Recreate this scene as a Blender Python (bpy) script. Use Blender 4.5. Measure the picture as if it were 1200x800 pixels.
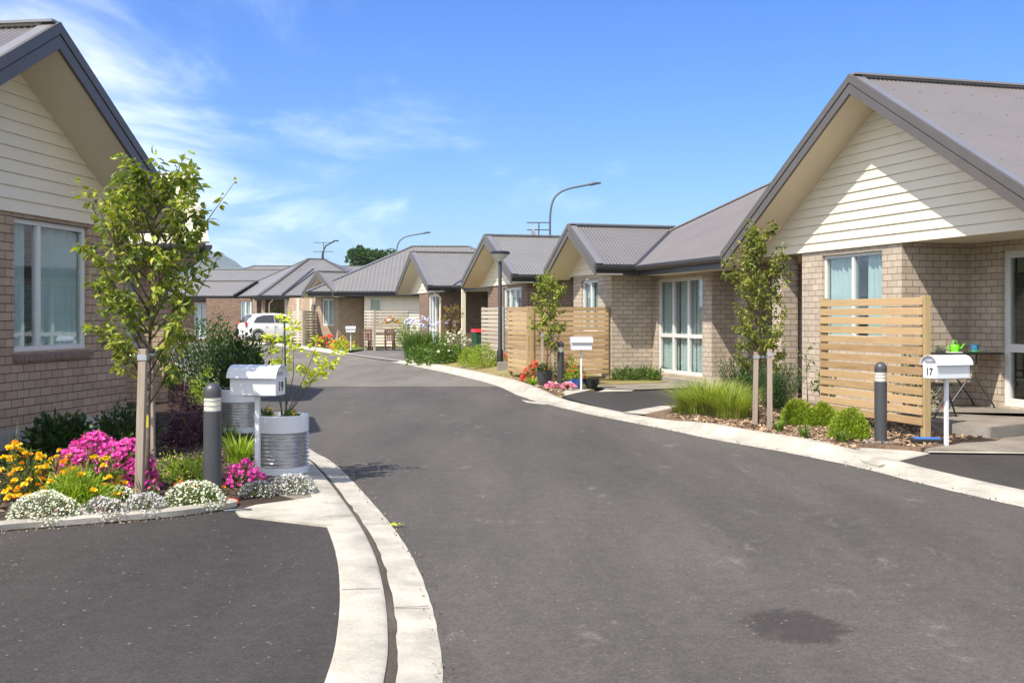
import bpy, bmesh, math, random
import numpy as np
from mathutils import Vector, Matrix
R_ = random.Random(7)
NR = np.random.RandomState(7)
rad = math.radians
for o in list(bpy.data.objects): bpy.data.objects.remove(o)
scene = bpy.context.scene
COL = scene.collection

# ---------------------------------------------------------------- camera, sky, sun, exposure
CAMH = 1.55
F = 1300.0          # focal length in photo pixels (photo is 1200 wide)
HOR = 371.0
cd = bpy.data.cameras.new('camera'); cam = bpy.data.objects.new('camera', cd); COL.objects.link(cam)
cam.location = (0, 0, CAMH); cam.rotation_euler = (rad(90), 0, 0)
cd.lens = F / 1200 * 36; cd.sensor_width = 36; cd.shift_y = -(400 - HOR) / 1200
cd.clip_start = 0.05; cd.clip_end = 20000
scene.camera = cam
LD = Vector((.53, .56, -1.04)).normalized()           # direction the sunlight travels
elev = math.asin(-LD.z); azim = math.atan2(-LD.x, -LD.y)   # compass angle from +Y towards +X
w = bpy.data.worlds.new('World'); scene.world = w; w.use_nodes = True
nt = w.node_tree; nt.nodes.clear()
def N(nt, t, **kw):
    n = nt.nodes.new(t)
    for k, v in kw.items():
        if k.startswith('i_'): n.inputs[k[2:]].default_value = v
        else: setattr(n, k, v)
    return n
def Lk(nt, a, b): nt.links.new(a, b)
sky = N(nt, 'ShaderNodeTexSky', sky_type='NISHITA', sun_disc=False, sun_elevation=elev, sun_rotation=azim, altitude=0, air_density=1.0, dust_density=.9, ozone_density=2.4)
hsv = N(nt, 'ShaderNodeHueSaturation'); hsv.inputs['Saturation'].default_value = 1.3; hsv.inputs['Hue'].default_value = .507
Lk(nt, sky.outputs[0], hsv.inputs['Color'])
tc = N(nt, 'ShaderNodeTexCoord')
sep = N(nt, 'ShaderNodeSeparateXYZ'); Lk(nt, tc.outputs['Generated'], sep.inputs[0])
def M_(op, a, b=None, c=None, nt=nt, clamp=False):
    n = nt.nodes.new('ShaderNodeMath'); n.operation = op; n.use_clamp = clamp
    for i, v in enumerate((a, b, c)):
        if v is None: continue
        if isinstance(v, (int, float)): n.inputs[i].default_value = v
        else: nt.links.new(v, n.inputs[i])
    return n.outputs[0]
# clouds laid on a high flat layer: direction divided by height
zz = M_('ADD', M_('MAXIMUM', sep.outputs[2], 0.0), .10)
cx = M_('DIVIDE', sep.outputs[0], zz); cy = M_('DIVIDE', sep.outputs[1], zz)
cmb = N(nt, 'ShaderNodeCombineXYZ'); Lk(nt, cx, cmb.inputs[0]); Lk(nt, cy, cmb.inputs[1])
mp = N(nt, 'ShaderNodeMapping'); mp.inputs['Scale'].default_value = (.75, .42, 1); mp.inputs['Rotation'].default_value = (0, 0, rad(35)); mp.inputs['Location'].default_value = (1.9, .35, 0)
Lk(nt, cmb.outputs[0], mp.inputs[0])
n1 = N(nt, 'ShaderNodeTexNoise', noise_dimensions='3D'); n1.inputs['Scale'].default_value = 1.5; n1.inputs['Detail'].default_value = 9; n1.inputs['Roughness'].default_value = .6; n1.inputs['Distortion'].default_value = .5
n2 = N(nt, 'ShaderNodeTexNoise'); n2.inputs['Scale'].default_value = .55; n2.inputs['Detail'].default_value = 3
Lk(nt, mp.outputs[0], n1.inputs['Vector']); Lk(nt, mp.outputs[0], n2.inputs['Vector'])
# more cloud towards the left of the street (west), clear to the right
side = M_('MULTIPLY', M_('DIVIDE', sep.outputs[0], M_('MAXIMUM', sep.outputs[1], .05)), -.62)
side = M_('MINIMUM', M_('MAXIMUM', M_('SUBTRACT', side, .085), -.2), .15)
# unseen cloud cover added behind the camera as neutral fill for shaded walls
back = M_('MULTIPLY', M_('MULTIPLY', sep.outputs[1], -1.0, clamp=True), 1.6, clamp=True)
side = M_('ADD', side, back)
cl = M_('ADD', M_('ADD', M_('MULTIPLY', n1.outputs[0], .75), M_('MULTIPLY', n2.outputs[0], .5)), side)
cr = N(nt, 'ShaderNodeMapRange'); cr.inputs['From Min'].default_value = .60; cr.inputs['From Max'].default_value = .88; cr.inputs['To Max'].default_value = .62
cr.interpolation_type = 'SMOOTHSTEP'; Lk(nt, cl, cr.inputs[0])
mx = N(nt, 'ShaderNodeMixRGB'); Lk(nt, cr.outputs[0], mx.inputs[0]); tnt = N(nt, 'ShaderNodeMixRGB', blend_type='MULTIPLY'); tnt.inputs[0].default_value = 1; tnt.inputs[2].default_value = (.50, .69, .98, 1); Lk(nt, hsv.outputs[0], tnt.inputs[1]); Lk(nt, tnt.outputs[0], mx.inputs[1]); mx.inputs[2].default_value = (9.6, 9.8, 10.2, 1)
bg = N(nt, 'ShaderNodeBackground'); bg.inputs[1].default_value = .128
Lk(nt, mx.outputs[0], bg.inputs[0])
wo = N(nt, 'ShaderNodeOutputWorld'); Lk(nt, bg.outputs[0], wo.inputs[0])
sd = bpy.data.lights.new('sun', 'SUN'); sun = bpy.data.objects.new('sun', sd); COL.objects.link(sun)
sd.energy = 4.6; sd.angle = rad(.5); sd.color = (1.0, .94, .84)
sun.rotation_euler = LD.to_track_quat('-Z', 'Y').to_euler(); sun.location = (-20, -20, 40)
scene.view_settings.view_transform = 'Standard'; scene.view_settings.look = 'None'
scene.view_settings.gamma = 1; scene.view_settings.exposure = .74
scene.view_settings.use_curve_mapping = False
scene.render.engine = 'CYCLES'
scene.cycles.max_bounces = 7; scene.cycles.transparent_max_bounces = 16

# ---------------------------------------------------------------- coordinates
def G(px, py, h=0.0):
    """ground point (height h) seen at a photo pixel, used only to read off real ground positions"""
    y = F * (CAMH - h) / (py - HOR); return ((px - 600) / F * y, y)
def AX(px, y): return (px - 600) / F * y
def HZ(py, y): return CAMH + (HOR - py) / F * y
class Frame:
    def __init__(s, ux, uy, side):
        l = math.hypot(ux, uy); s.u = Vector((ux / l, uy / l)); s.v = Vector((s.u.y, -s.u.x)) * side
    def __call__(s, a, b, h=None):
        p = s.u * a + s.v * b
        return (p.x, p.y) if h is None else Vector((p.x, p.y, h))
RF = Frame(-.277, .961, 1)     # right-hand row: a goes down the street, b away from the road
LF = Frame(.1438, .9896, -1)   # left-hand house: a down the street, b to the left

# ---------------------------------------------------------------- mesh builder
ORG = {}
class MB:
    def __init__(s): s.v = []; s.f = []
    def add(s, vs, fs):
        k = len(s.v); s.v += [tuple(p) for p in vs]; s.f += [tuple(i + k for i in f) for f in fs]; return s
    def poly(s, pts): return s.add(pts, [tuple(range(len(pts)))])
    def box(s, c, size, rz=0, R=None):
        hx, hy, hz = size[0] / 2, size[1] / 2, size[2] / 2
        vs = [Vector((x, y, z)) for z in (-hz, hz) for y in (-hy, hy) for x in (-hx, hx)]
        m = R if R is not None else Matrix.Rotation(rz, 3, 'Z')
        vs = [m @ p + Vector(c) for p in vs]
        return s.add(vs, [(0, 2, 3, 1), (4, 5, 7, 6), (0, 1, 5, 4), (2, 6, 7, 3), (0, 4, 6, 2), (1, 3, 7, 5)])
    def beam(s, p0, p1, wid, hgt, up=(0, 0, 1)):
        p0 = Vector(p0); p1 = Vector(p1); d = (p1 - p0); L = d.length; d.normalize(); up = Vector(up)
        sx = d.cross(up).normalized(); uz = sx.cross(d)
        vs = []
        for p in (p0, p1):
            for (i, j) in ((-1, -1), (1, -1), (1, 1), (-1, 1)): vs.append(p + sx * i * wid / 2 + uz * j * hgt / 2)
        return s.add(vs, [(3, 2, 1, 0), (4, 5, 6, 7), (0, 1, 5, 4), (1, 2, 6, 5), (2, 3, 7, 6), (3, 0, 4, 7)])
    def prism(s, pts2, z0, z1):
        n = len(pts2); ar = sum(pts2[i][0] * pts2[(i + 1) % n][1] - pts2[(i + 1) % n][0] * pts2[i][1] for i in range(n))
        if ar < 0: pts2 = pts2[::-1]
        vs = [(p[0], p[1], z0) for p in pts2] + [(p[0], p[1], z1) for p in pts2]
        return s.add(vs, [tuple(range(n))[::-1], tuple(range(n, 2 * n))] + [(i, (i + 1) % n, (i + 1) % n + n, i + n) for i in range(n)])
    def tube(s, pts, r, seg=8, cap=True):
        pts = [Vector(p) for p in pts]; n = len(pts)
        rs = r if isinstance(r, (list, tuple)) else [r] * n
        vs = []; ref = Vector((0, 0, 1))
        for i, p in enumerate(pts):
            d = (pts[min(i + 1, n - 1)] - pts[max(i - 1, 0)]).normalized()
            if i == 0:
                ref = Vector((0, 0, 1)) if abs(d.z) < .9 else Vector((1, 0, 0))
                x = d.cross(ref).normalized()
            else: x = (x - d * x.dot(d)).normalized()
            y = d.cross(x)
            for k in range(seg):
                t = 2 * math.pi * k / seg; vs.append(p + (x * math.cos(t) + y * math.sin(t)) * rs[i])
        fs = [(i * seg + k, i * seg + (k + 1) % seg, (i + 1) * seg + (k + 1) % seg, (i + 1) * seg + k) for i in range(n - 1) for k in range(seg)]
        if cap: fs += [tuple(range(seg))[::-1], tuple((n - 1) * seg + k for k in range(seg))]
        return s.add(vs, fs)
    def lathe(s, prof, seg=24, c=(0, 0, 0)):
        vs = []; n = len(prof)
        for (r, z) in prof:
            for k in range(seg):
                t = 2 * math.pi * k / seg; vs.append((c[0] + r * math.cos(t), c[1] + r * math.sin(t), c[2] + z))
        fs = [(i * seg + k, i * seg + (k + 1) % seg, (i + 1) * seg + (k + 1) % seg, (i + 1) * seg + k) for i in range(n - 1) for k in range(seg)]
        fs += [tuple(range(seg))[::-1], tuple((n - 1) * seg + k for k in range(seg))]
        return s.add(vs, fs)
    def build(s, name, mat, parent=None, smooth=False, bevel=0, org=None):
        me = bpy.data.meshes.new(name)
        o0 = Vector(org) if org is not None else (ORG.get(root_of(parent).name, Vector()) if parent else Vector())
        V = np.array(s.v, dtype=float).reshape(-1, 3) - np.array(o0)[None, :]
        me.from_pydata(V.tolist(), [], s.f)
        uvl = me.uv_layers.new(name='UVMap')
        # planar coordinates in metres along each face
        co = np.array(s.v, dtype=float); data = np.zeros((len(me.loops), 2)); li = 0
        nrm = [p.normal.copy() for p in me.polygons]
        for p, n in zip(me.polygons, nrm):
            h = math.hypot(n.x, n.y)
            for k in range(p.loop_total):
                vi = me.loops[p.loop_start + k].vertex_index; q = co[vi]
                if h < .35: data[p.loop_start + k] = (q[0], q[1])
                else: data[p.loop_start + k] = (-n.y / h * q[0] + n.x / h * q[1], q[2])
        uvl.data.foreach_set('uv', data.ravel())
        o = bpy.data.objects.new(name, me); COL.objects.link(o)
        me.materials.append(mat)
        if smooth:
            for p in me.polygons: p.use_smooth = True
            if smooth == 'auto':
                bm = bmesh.new(); bm.from_mesh(me)
                for e in bm.edges:
                    if len(e.link_faces) == 2 and e.calc_face_angle(0) > .6: e.smooth = False
                bm.to_mesh(me); bm.free()
        if bevel:
            m = o.modifiers.new('bevel', 'BEVEL'); m.width = bevel; m.segments = 2; m.limit_method = 'ANGLE'
        if parent is not None: o.parent = parent
        elif org is not None: o.location = org
        return o
def root_of(o):
    while o.parent is not None: o = o.parent
    return o
def thing(name, label, cat, loc=(0, 0, 0), rz=0, group=None, world=False):
    """Empty at the thing's base; world=True: its parts are given in world coordinates"""
    o = bpy.data.objects.new(name, None); COL.objects.link(o); o.empty_display_size = .2
    o.location = loc; o.rotation_euler = (0, 0, rz); o['label'] = label; o['category'] = cat
    if group: o['group'] = group
    if world: ORG[o.name] = Vector(loc)
    return o
def tag(o, label, cat, group=None):
    o['label'] = label; o['category'] = cat
    if group: o['group'] = group
    return o
def struct(o, kind='structure', label=None, cat=None):
    o['kind'] = kind
    if label: o['label'] = label
    if cat: o['category'] = cat
    return o
def dup(root, loc, rz=0, label=None, scale=1):
    def cp(o, par):
        c = o.copy(); COL.objects.link(c); c.parent = par
        for ch in o.children: cp(ch, c)
        return c
    r = cp(root, None); r.location = loc; r.rotation_euler = (0, 0, rz); r.scale = (scale,) * 3
    if label: r['label'] = label
    return r
def crom(pts, n=10):
    pts = [Vector(p) for p in pts]; out = []
    P = [pts[0] * 2 - pts[1]] + pts + [pts[-1] * 2 - pts[-2]]
    for i in range(1, len(P) - 2):
        for k in range(n):
            t = k / n; a, b, c, d = P[i - 1], P[i], P[i + 1], P[i + 2]
            out.append(.5 * ((2 * b) + (c - a) * t + (2 * a - 5 * b + 4 * c - d) * t * t + (3 * b - a - 3 * c + d) * t ** 3))
    out.append(pts[-1]); return out

# ---------------------------------------------------------------- materials
def newmat(name):
    m = bpy.data.materials.new(name); m.use_nodes = True; nt = m.node_tree
    return m, nt, nt.nodes['Principled BSDF']
def c4(c): return (c[0], c[1], c[2], 1)
def mat_plain(name, col, rough=.6, metal=0, var=.12, scale=6, bump=0, bscale=40, coat=0, spec=.5, dirt=None):
    """one base colour with soft procedural wear"""
    m, nt, b = newmat(name)
    tc = N(nt, 'ShaderNodeTexCoord'); no = N(nt, 'ShaderNodeTexNoise'); no.inputs['Scale'].default_value = scale; no.inputs['Detail'].default_value = 6; no.inputs['Roughness'].default_value = .65
    Lk(nt, tc.outputs['Object'], no.inputs['Vector'])
    r = N(nt, 'ShaderNodeValToRGB'); r.color_ramp.elements[0].position = .3; r.color_ramp.elements[1].position = .7
    r.color_ramp.elements[0].color = c4([x * (1 - var) for x in col]); r.color_ramp.elements[1].color = c4([min(1, x * (1 + var)) for x in col])
    Lk(nt, no.outputs[0], r.inputs[0]); Lk(nt, r.outputs[0], b.inputs['Base Color'])
    b.inputs['Roughness'].default_value = rough; b.inputs['Metallic'].default_value = metal; b.inputs['Specular IOR Level'].default_value = spec
    b.inputs['Coat Weight'].default_value = coat
    if bump:
        n2 = N(nt, 'ShaderNodeTexNoise'); n2.inputs['Scale'].default_value = bscale; n2.inputs['Detail'].default_value = 5
        Lk(nt, tc.outputs['Object'], n2.inputs['Vector'])
        bp = N(nt, 'ShaderNodeBump'); bp.inputs['Strength'].default_value = bump; bp.inputs['Distance'].default_value = .01
        Lk(nt, n2.outputs[0], bp.inputs['Height']); Lk(nt, bp.outputs[0], b.inputs['Normal'])
    return m
def mat_brick(name, c1, c2, mortar):
    m, nt, b = newmat(name)
    uv = N(nt, 'ShaderNodeUVMap')
    br = N(nt, 'ShaderNodeTexBrick'); br.offset = .5; br.inputs['Scale'].default_value = 1; br.inputs['Brick Width'].default_value = .24; br.inputs['Row Height'].default_value = .1
    br.inputs['Mortar Size'].default_value = .0055; br.inputs['Mortar Smooth'].default_value = .15; br.inputs['Bias'].default_value = 0
    br.inputs['Color1'].default_value = c4(c1); br.inputs['Color2'].default_value = c4(c2); br.inputs['Mortar'].default_value = c4(mortar)
    Lk(nt, uv.outputs[0], br.inputs['Vector'])
    no = N(nt, 'ShaderNodeTexNoise'); no.inputs['Scale'].default_value = 3; no.inputs['Detail'].default_value = 8; Lk(nt, uv.outputs[0], no.inputs['Vector'])
    mr = N(nt, 'ShaderNodeMapRange'); mr.inputs['To Min'].default_value = .74; mr.inputs['To Max'].default_value = 1.22; Lk(nt, no.outputs[0], mr.inputs[0])
    mul = N(nt, 'ShaderNodeMixRGB', blend_type='MULTIPLY'); mul.inputs[0].default_value = 1
    Lk(nt, br.outputs[0], mul.inputs[1]); Lk(nt, mr.outputs[0], mul.inputs[2]); Lk(nt, mul.outputs[0], b.inputs['Base Color'])
    b.inputs['Roughness'].default_value = .85; b.inputs['Specular IOR Level'].default_value = .25
    n2 = N(nt, 'ShaderNodeTexNoise'); n2.inputs['Scale'].default_value = 60; Lk(nt, uv.outputs[0], n2.inputs['Vector'])
    hgt = M_('ADD', M_('MULTIPLY', br.outputs['Fac'], -1.0, nt=nt), M_('MULTIPLY', n2.outputs[0], .25, nt=nt), nt=nt)
    bp = N(nt, 'ShaderNodeBump'); bp.inputs['Strength'].default_value = .8; bp.inputs['Distance'].default_value = .008
    Lk(nt, hgt, bp.inputs['Height']); Lk(nt, bp.outputs[0], b.inputs['Normal'])
    return m
def mat_glass(name='window_glass', tint=(.86, .91, .905)):
    m, nt, b = newmat(name); nt.nodes.remove(b)
    out = [n for n in nt.nodes if n.type == 'OUTPUT_MATERIAL'][0]
    tr = N(nt, 'ShaderNodeBsdfTransparent'); tr.inputs[0].default_value = c4(tint)
    gl = N(nt, 'ShaderNodeBsdfGlossy'); gl.inputs['Roughness'].default_value = .02; gl.inputs[0].default_value = (.9, .95, 1, 1)
    fr = N(nt, 'ShaderNodeLayerWeight'); fr.inputs[0].default_value = .5
    no = N(nt, 'ShaderNodeTexNoise'); no.inputs['Scale'].default_value = 1.3; tc = N(nt, 'ShaderNodeTexCoord'); Lk(nt, tc.outputs['Object'], no.inputs['Vector'])
    bp = N(nt, 'ShaderNodeBump'); bp.inputs['Strength'].default_value = .06; bp.inputs['Distance'].default_value = .02; Lk(nt, no.outputs[0], bp.inputs['Height']); Lk(nt, bp.outputs[0], gl.inputs['Normal'])
    f = M_('ADD', M_('MULTIPLY', M_('POWER', fr.outputs[1], 3.5, nt=nt), .75, nt=nt), .05, nt=nt, clamp=True)
    mx = N(nt, 'ShaderNodeMixShader'); Lk(nt, f, mx.inputs[0]); Lk(nt, tr.outputs[0], mx.inputs[1]); Lk(nt, gl.outputs[0], mx.inputs[2]); Lk(nt, mx.outputs[0], out.inputs[0])
    return m
def mat_leaf(name, cols, trans=.3, rough=.45):
    m, nt, b = newmat(name); out = [n for n in nt.nodes if n.type == 'OUTPUT_MATERIAL'][0]
    ge = N(nt, 'ShaderNodeNewGeometry'); r = N(nt, 'ShaderNodeValToRGB')
    el = r.color_ramp.elements
    while len(el) < len(cols): el.new(.5)
    for i, c in enumerate(cols): el[i].position = i / max(1, len(cols) - 1); el[i].color = c4(c)
    Lk(nt, ge.outputs['Random Per Island'], r.inputs[0])
    tc = N(nt, 'ShaderNodeTexCoord'); no = N(nt, 'ShaderNodeTexNoise'); no.inputs['Scale'].default_value = 4; Lk(nt, tc.outputs['Object'], no.inputs['Vector'])
    mr = N(nt, 'ShaderNodeMapRange'); mr.inputs['From Min'].default_value = .3; mr.inputs['From Max'].default_value = .7; mr.inputs['To Min'].default_value = .75; mr.inputs['To Max'].default_value = 1.25; Lk(nt, no.outputs[0], mr.inputs[0])
    mul = N(nt, 'ShaderNodeMixRGB', blend_type='MULTIPLY'); mul.inputs[0].default_value = 1; Lk(nt, r.outputs[0], mul.inputs[1]); Lk(nt, mr.outputs[0], mul.inputs[2])
    Lk(nt, mul.outputs[0], b.inputs['Base Color']); b.inputs['Roughness'].default_value = rough; b.inputs['Specular IOR Level'].default_value = .35
    if trans:
        t = N(nt, 'ShaderNodeBsdfTranslucent'); g = N(nt, 'ShaderNodeMixRGB', blend_type='MULTIPLY'); g.inputs[0].default_value = 1; g.inputs[2].default_value = (1.5, 1.6, .7, 1)
        if cols[0][1] < cols[0][0]: g.inputs[2].default_value = (1.3, 1.2, 1.2, 1)
        Lk(nt, mul.outputs[0], g.inputs[1]); Lk(nt, g.outputs[0], t.inputs[0])
        mx = N(nt, 'ShaderNodeMixShader'); mx.inputs[0].default_value = trans; Lk(nt, b.outputs[0], mx.inputs[1]); Lk(nt, t.outputs[0], mx.inputs[2]); Lk(nt, mx.outputs[0], out.inputs[0])
    return m
def mat_asphalt(name, col, spots=True, patch=None):
    m, nt, b = newmat(name); tc = N(nt, 'ShaderNodeTexCoord'); P = tc.outputs['Object']
    big = N(nt, 'ShaderNodeTexNoise'); big.inputs['Scale'].default_value = .45; big.inputs['Detail'].default_value = 7; big.inputs['Roughness'].default_value = .6
    mpp = N(nt, 'ShaderNodeMapping'); mpp.inputs['Rotation'].default_value = (0, 0, rad(-14)); mpp.inputs['Scale'].default_value = (1.6, .3, 1); Lk(nt, P, mpp.inputs[0]); Lk(nt, mpp.outputs[0], big.inputs['Vector'])
    fine = N(nt, 'ShaderNodeTexNoise'); fine.inputs['Scale'].default_value = 95; fine.inputs['Detail'].default_value = 3; fine.inputs['Roughness'].default_value = .8; Lk(nt, P, fine.inputs['Vector'])
    med = N(nt, 'ShaderNodeTexNoise'); med.inputs['Scale'].default_value = 7; med.inputs['Detail'].default_value = 8; med.inputs['Roughness'].default_value = .75; Lk(nt, P, med.inputs['Vector'])
    st_ = N(nt, 'ShaderNodeTexVoronoi'); st_.inputs['Scale'].default_value = 75; Lk(nt, P, st_.inputs['Vector'])
    v = M_('ADD', M_('MULTIPLY', big.outputs[0], .95, nt=nt), M_('ADD', M_('MULTIPLY', fine.outputs[0], .9, nt=nt), M_('MULTIPLY', med.outputs[0], .45, nt=nt), nt=nt), nt=nt)
    mr = N(nt, 'ShaderNodeMapRange'); mr.inputs['From Min'].default_value = .88; mr.inputs['From Max'].default_value = 1.40; mr.inputs['To Min'].default_value = .58; mr.inputs['To Max'].default_value = 1.42; Lk(nt, v, mr.inputs[0])
    mul = N(nt, 'ShaderNodeMixRGB', blend_type='MULTIPLY'); mul.inputs[0].default_value = 1; mul.inputs[1].default_value = c4(col); Lk(nt, mr.outputs[0], mul.inputs[2]); colr = mul.outputs[0]
    if spots:
        sp = N(nt, 'ShaderNodeTexNoise'); sp.inputs['Scale'].default_value = 2.3; sp.inputs['Detail'].default_value = 9; sp.inputs['Roughness'].default_value = .7
        m2 = N(nt, 'ShaderNodeMapping'); m2.inputs['Scale'].default_value = (1, .55, 1); m2.inputs['Location'].default_value = (3, 9, 0); Lk(nt, P, m2.inputs[0]); Lk(nt, m2.outputs[0], sp.inputs['Vector'])
        r2 = N(nt, 'ShaderNodeMapRange'); r2.inputs['From Min'].default_value = .60; r2.inputs['From Max'].default_value = .72; r2.inputs['To Max'].default_value = .5; Lk(nt, sp.outputs[0], r2.inputs[0])
        mm = N(nt, 'ShaderNodeMixRGB'); Lk(nt, r2.outputs[0], mm.inputs[0]); Lk(nt, colr, mm.inputs[1]); mm.inputs[2].default_value = (.24, .22, .19, 1); colr = mm.outputs[0]
    if patch:
        for (x, y, rx, ry, cc, st) in patch:
            s2 = N(nt, 'ShaderNodeSeparateXYZ'); Lk(nt, P, s2.inputs[0])
            dx = M_('DIVIDE', M_('SUBTRACT', s2.outputs[0], x, nt=nt), rx, nt=nt); dy = M_('DIVIDE', M_('SUBTRACT', s2.outputs[1], y, nt=nt), ry, nt=nt)
            d = M_('ADD', M_('SQRT', M_('ADD', M_('MULTIPLY', dx, dx, nt=nt), M_('MULTIPLY', dy, dy, nt=nt), nt=nt), nt=nt), M_('MULTIPLY', M_('SUBTRACT', M_('ADD', med.outputs[0], fine.outputs[0], nt=nt), 1.0, nt=nt), 1.2, nt=nt), nt=nt)
            f = N(nt, 'ShaderNodeMapRange'); f.inputs['From Min'].default_value = 1.05; f.inputs['From Max'].default_value = .85; f.inputs['To Min'].default_value = 0; f.inputs['To Max'].default_value = st; Lk(nt, d, f.inputs[0])
            mm = N(nt, 'ShaderNodeMixRGB'); Lk(nt, f.outputs[0], mm.inputs[0]); Lk(nt, colr, mm.inputs[1]); mm.inputs[2].default_value = c4(cc); colr = mm.outputs[0]
    g1 = N(nt, 'ShaderNodeSeparateColor'); Lk(nt, st_.outputs['Color'], g1.inputs[0])
    g2 = N(nt, 'ShaderNodeMapRange'); g2.inputs['To Min'].default_value = .80; g2.inputs['To Max'].default_value = 1.16; Lk(nt, g1.outputs[0], g2.inputs[0])
    g3 = N(nt, 'ShaderNodeMixRGB', blend_type='MULTIPLY'); g3.inputs[0].default_value = 1; Lk(nt, colr, g3.inputs[1]); Lk(nt, g2.outputs[0], g3.inputs[2]); colr = g3.outputs[0]
    # sparse pale chips
    g4 = N(nt, 'ShaderNodeMapRange'); g4.inputs['From Min'].default_value = .996; g4.inputs['From Max'].default_value = .998; g4.inputs['To Max'].default_value = .5; Lk(nt, g1.outputs[1], g4.inputs[0])
    g5 = N(nt, 'ShaderNodeMixRGB'); Lk(nt, g4.outputs[0], g5.inputs[0]); Lk(nt, colr, g5.inputs[1]); g5.inputs[2].default_value = (.26, .24, .21, 1); colr = g5.outputs[0]
    Lk(nt, colr, b.inputs['Base Color']); b.inputs['Roughness'].default_value = .85; b.inputs['Specular IOR Level'].default_value = .25
    bp = N(nt, 'ShaderNodeBump'); bp.inputs['Strength'].default_value = .55; bp.inputs['Distance'].default_value = .006; Lk(nt, fine.outputs[0], bp.inputs['Height']); Lk(nt, bp.outputs[0], b.inputs['Normal'])
    return m
def mat_ground(name, cols, scale=25, scale2=1.2, bump=.6, rough=.95):
    m, nt, b = newmat(name); tc = N(nt, 'ShaderNodeTexCoord'); P = tc.outputs['Object']
    n1 = N(nt, 'ShaderNodeTexNoise'); n1.inputs['Scale'].default_value = scale; n1.inputs['Detail'].default_value = 6; n1.inputs['Roughness'].default_value = .8; Lk(nt, P, n1.inputs['Vector'])
    n2 = N(nt, 'ShaderNodeTexNoise'); n2.inputs['Scale'].default_value = scale2; n2.inputs['Detail'].default_value = 5; Lk(nt, P, n2.inputs['Vector'])
    v = M_('ADD', M_('MULTIPLY', n1.outputs[0], .65, nt=nt), M_('MULTIPLY', n2.outputs[0], .4, nt=nt), nt=nt)
    r = N(nt, 'ShaderNodeValToRGB'); el = r.color_ramp.elements
    while len(el) < len(cols): el.new(.5)
    for i, c in enumerate(cols): el[i].position = .33 + .4 * i / (len(cols) - 1); el[i].color = c4(c)
    Lk(nt, v, r.inputs[0]); Lk(nt, r.outputs[0], b.inputs['Base Color']); b.inputs['Roughness'].default_value = rough; b.inputs['Specular IOR Level'].default_value = .2
    bp = N(nt, 'ShaderNodeBump'); bp.inputs['Strength'].default_value = bump; bp.inputs['Distance'].default_value = .02; Lk(nt, n1.outputs[0], bp.inputs['Height']); Lk(nt, bp.outputs[0], b.inputs['Normal'])
    return m
def mat_wood(name, c1, c2, dark=.35, gs=(1.2, 1.2, 34)):
    m, nt, b = newmat(name); uv = N(nt, 'ShaderNodeTexCoord'); mp = N(nt, 'ShaderNodeMapping'); mp.inputs['Scale'].default_value = gs; Lk(nt, uv.outputs['Object'], mp.inputs[0])
    no = N(nt, 'ShaderNodeTexNoise'); no.inputs['Scale'].default_value = 1.8; no.inputs['Detail'].default_value = 7; no.inputs['Distortion'].default_value = .8; Lk(nt, mp.outputs[0], no.inputs['Vector'])
    ge = N(nt, 'ShaderNodeNewGeometry')
    v = M_('ADD', M_('MULTIPLY', no.outputs[0], .8, nt=nt), M_('MULTIPLY', ge.outputs['Random Per Island'], .5, nt=nt), nt=nt)
    r = N(nt, 'ShaderNodeValToRGB'); r.color_ramp.elements[0].position = .3; r.color_ramp.elements[1].position = .8; r.color_ramp.elements[0].color = c4(c1); r.color_ramp.elements[1].color = c4(c2)
    Lk(nt, v, r.inputs[0])
    vo = N(nt, 'ShaderNodeTexVoronoi'); vo.inputs['Scale'].default_value = 3.2; Lk(nt, uv.outputs['Object'], vo.inputs['Vector'])
    kn = N(nt, 'ShaderNodeMapRange'); kn.inputs['From Min'].default_value = .035; kn.inputs['From Max'].default_value = .06; kn.inputs['To Min'].default_value = dark; kn.inputs['To Max'].default_value = 1; Lk(nt, vo.outputs['Distance'], kn.inputs[0])
    mul = N(nt, 'ShaderNodeMixRGB', blend_type='MULTIPLY'); mul.inputs[0].default_value = 1; Lk(nt, r.outputs[0], mul.inputs[1]); Lk(nt, kn.outputs[0], mul.inputs[2])
    Lk(nt, mul.outputs[0], b.inputs['Base Color']); b.inputs['Roughness'].default_value = .75; b.inputs['Specular IOR Level'].default_value = .3
    bp = N(nt, 'ShaderNodeBump'); bp.inputs['Strength'].default_value = .3; bp.inputs['Distance'].default_value = .003; Lk(nt, no.outputs[0], bp.inputs['Height']); Lk(nt, bp.outputs[0], b.inputs['Normal'])
    return m
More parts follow.
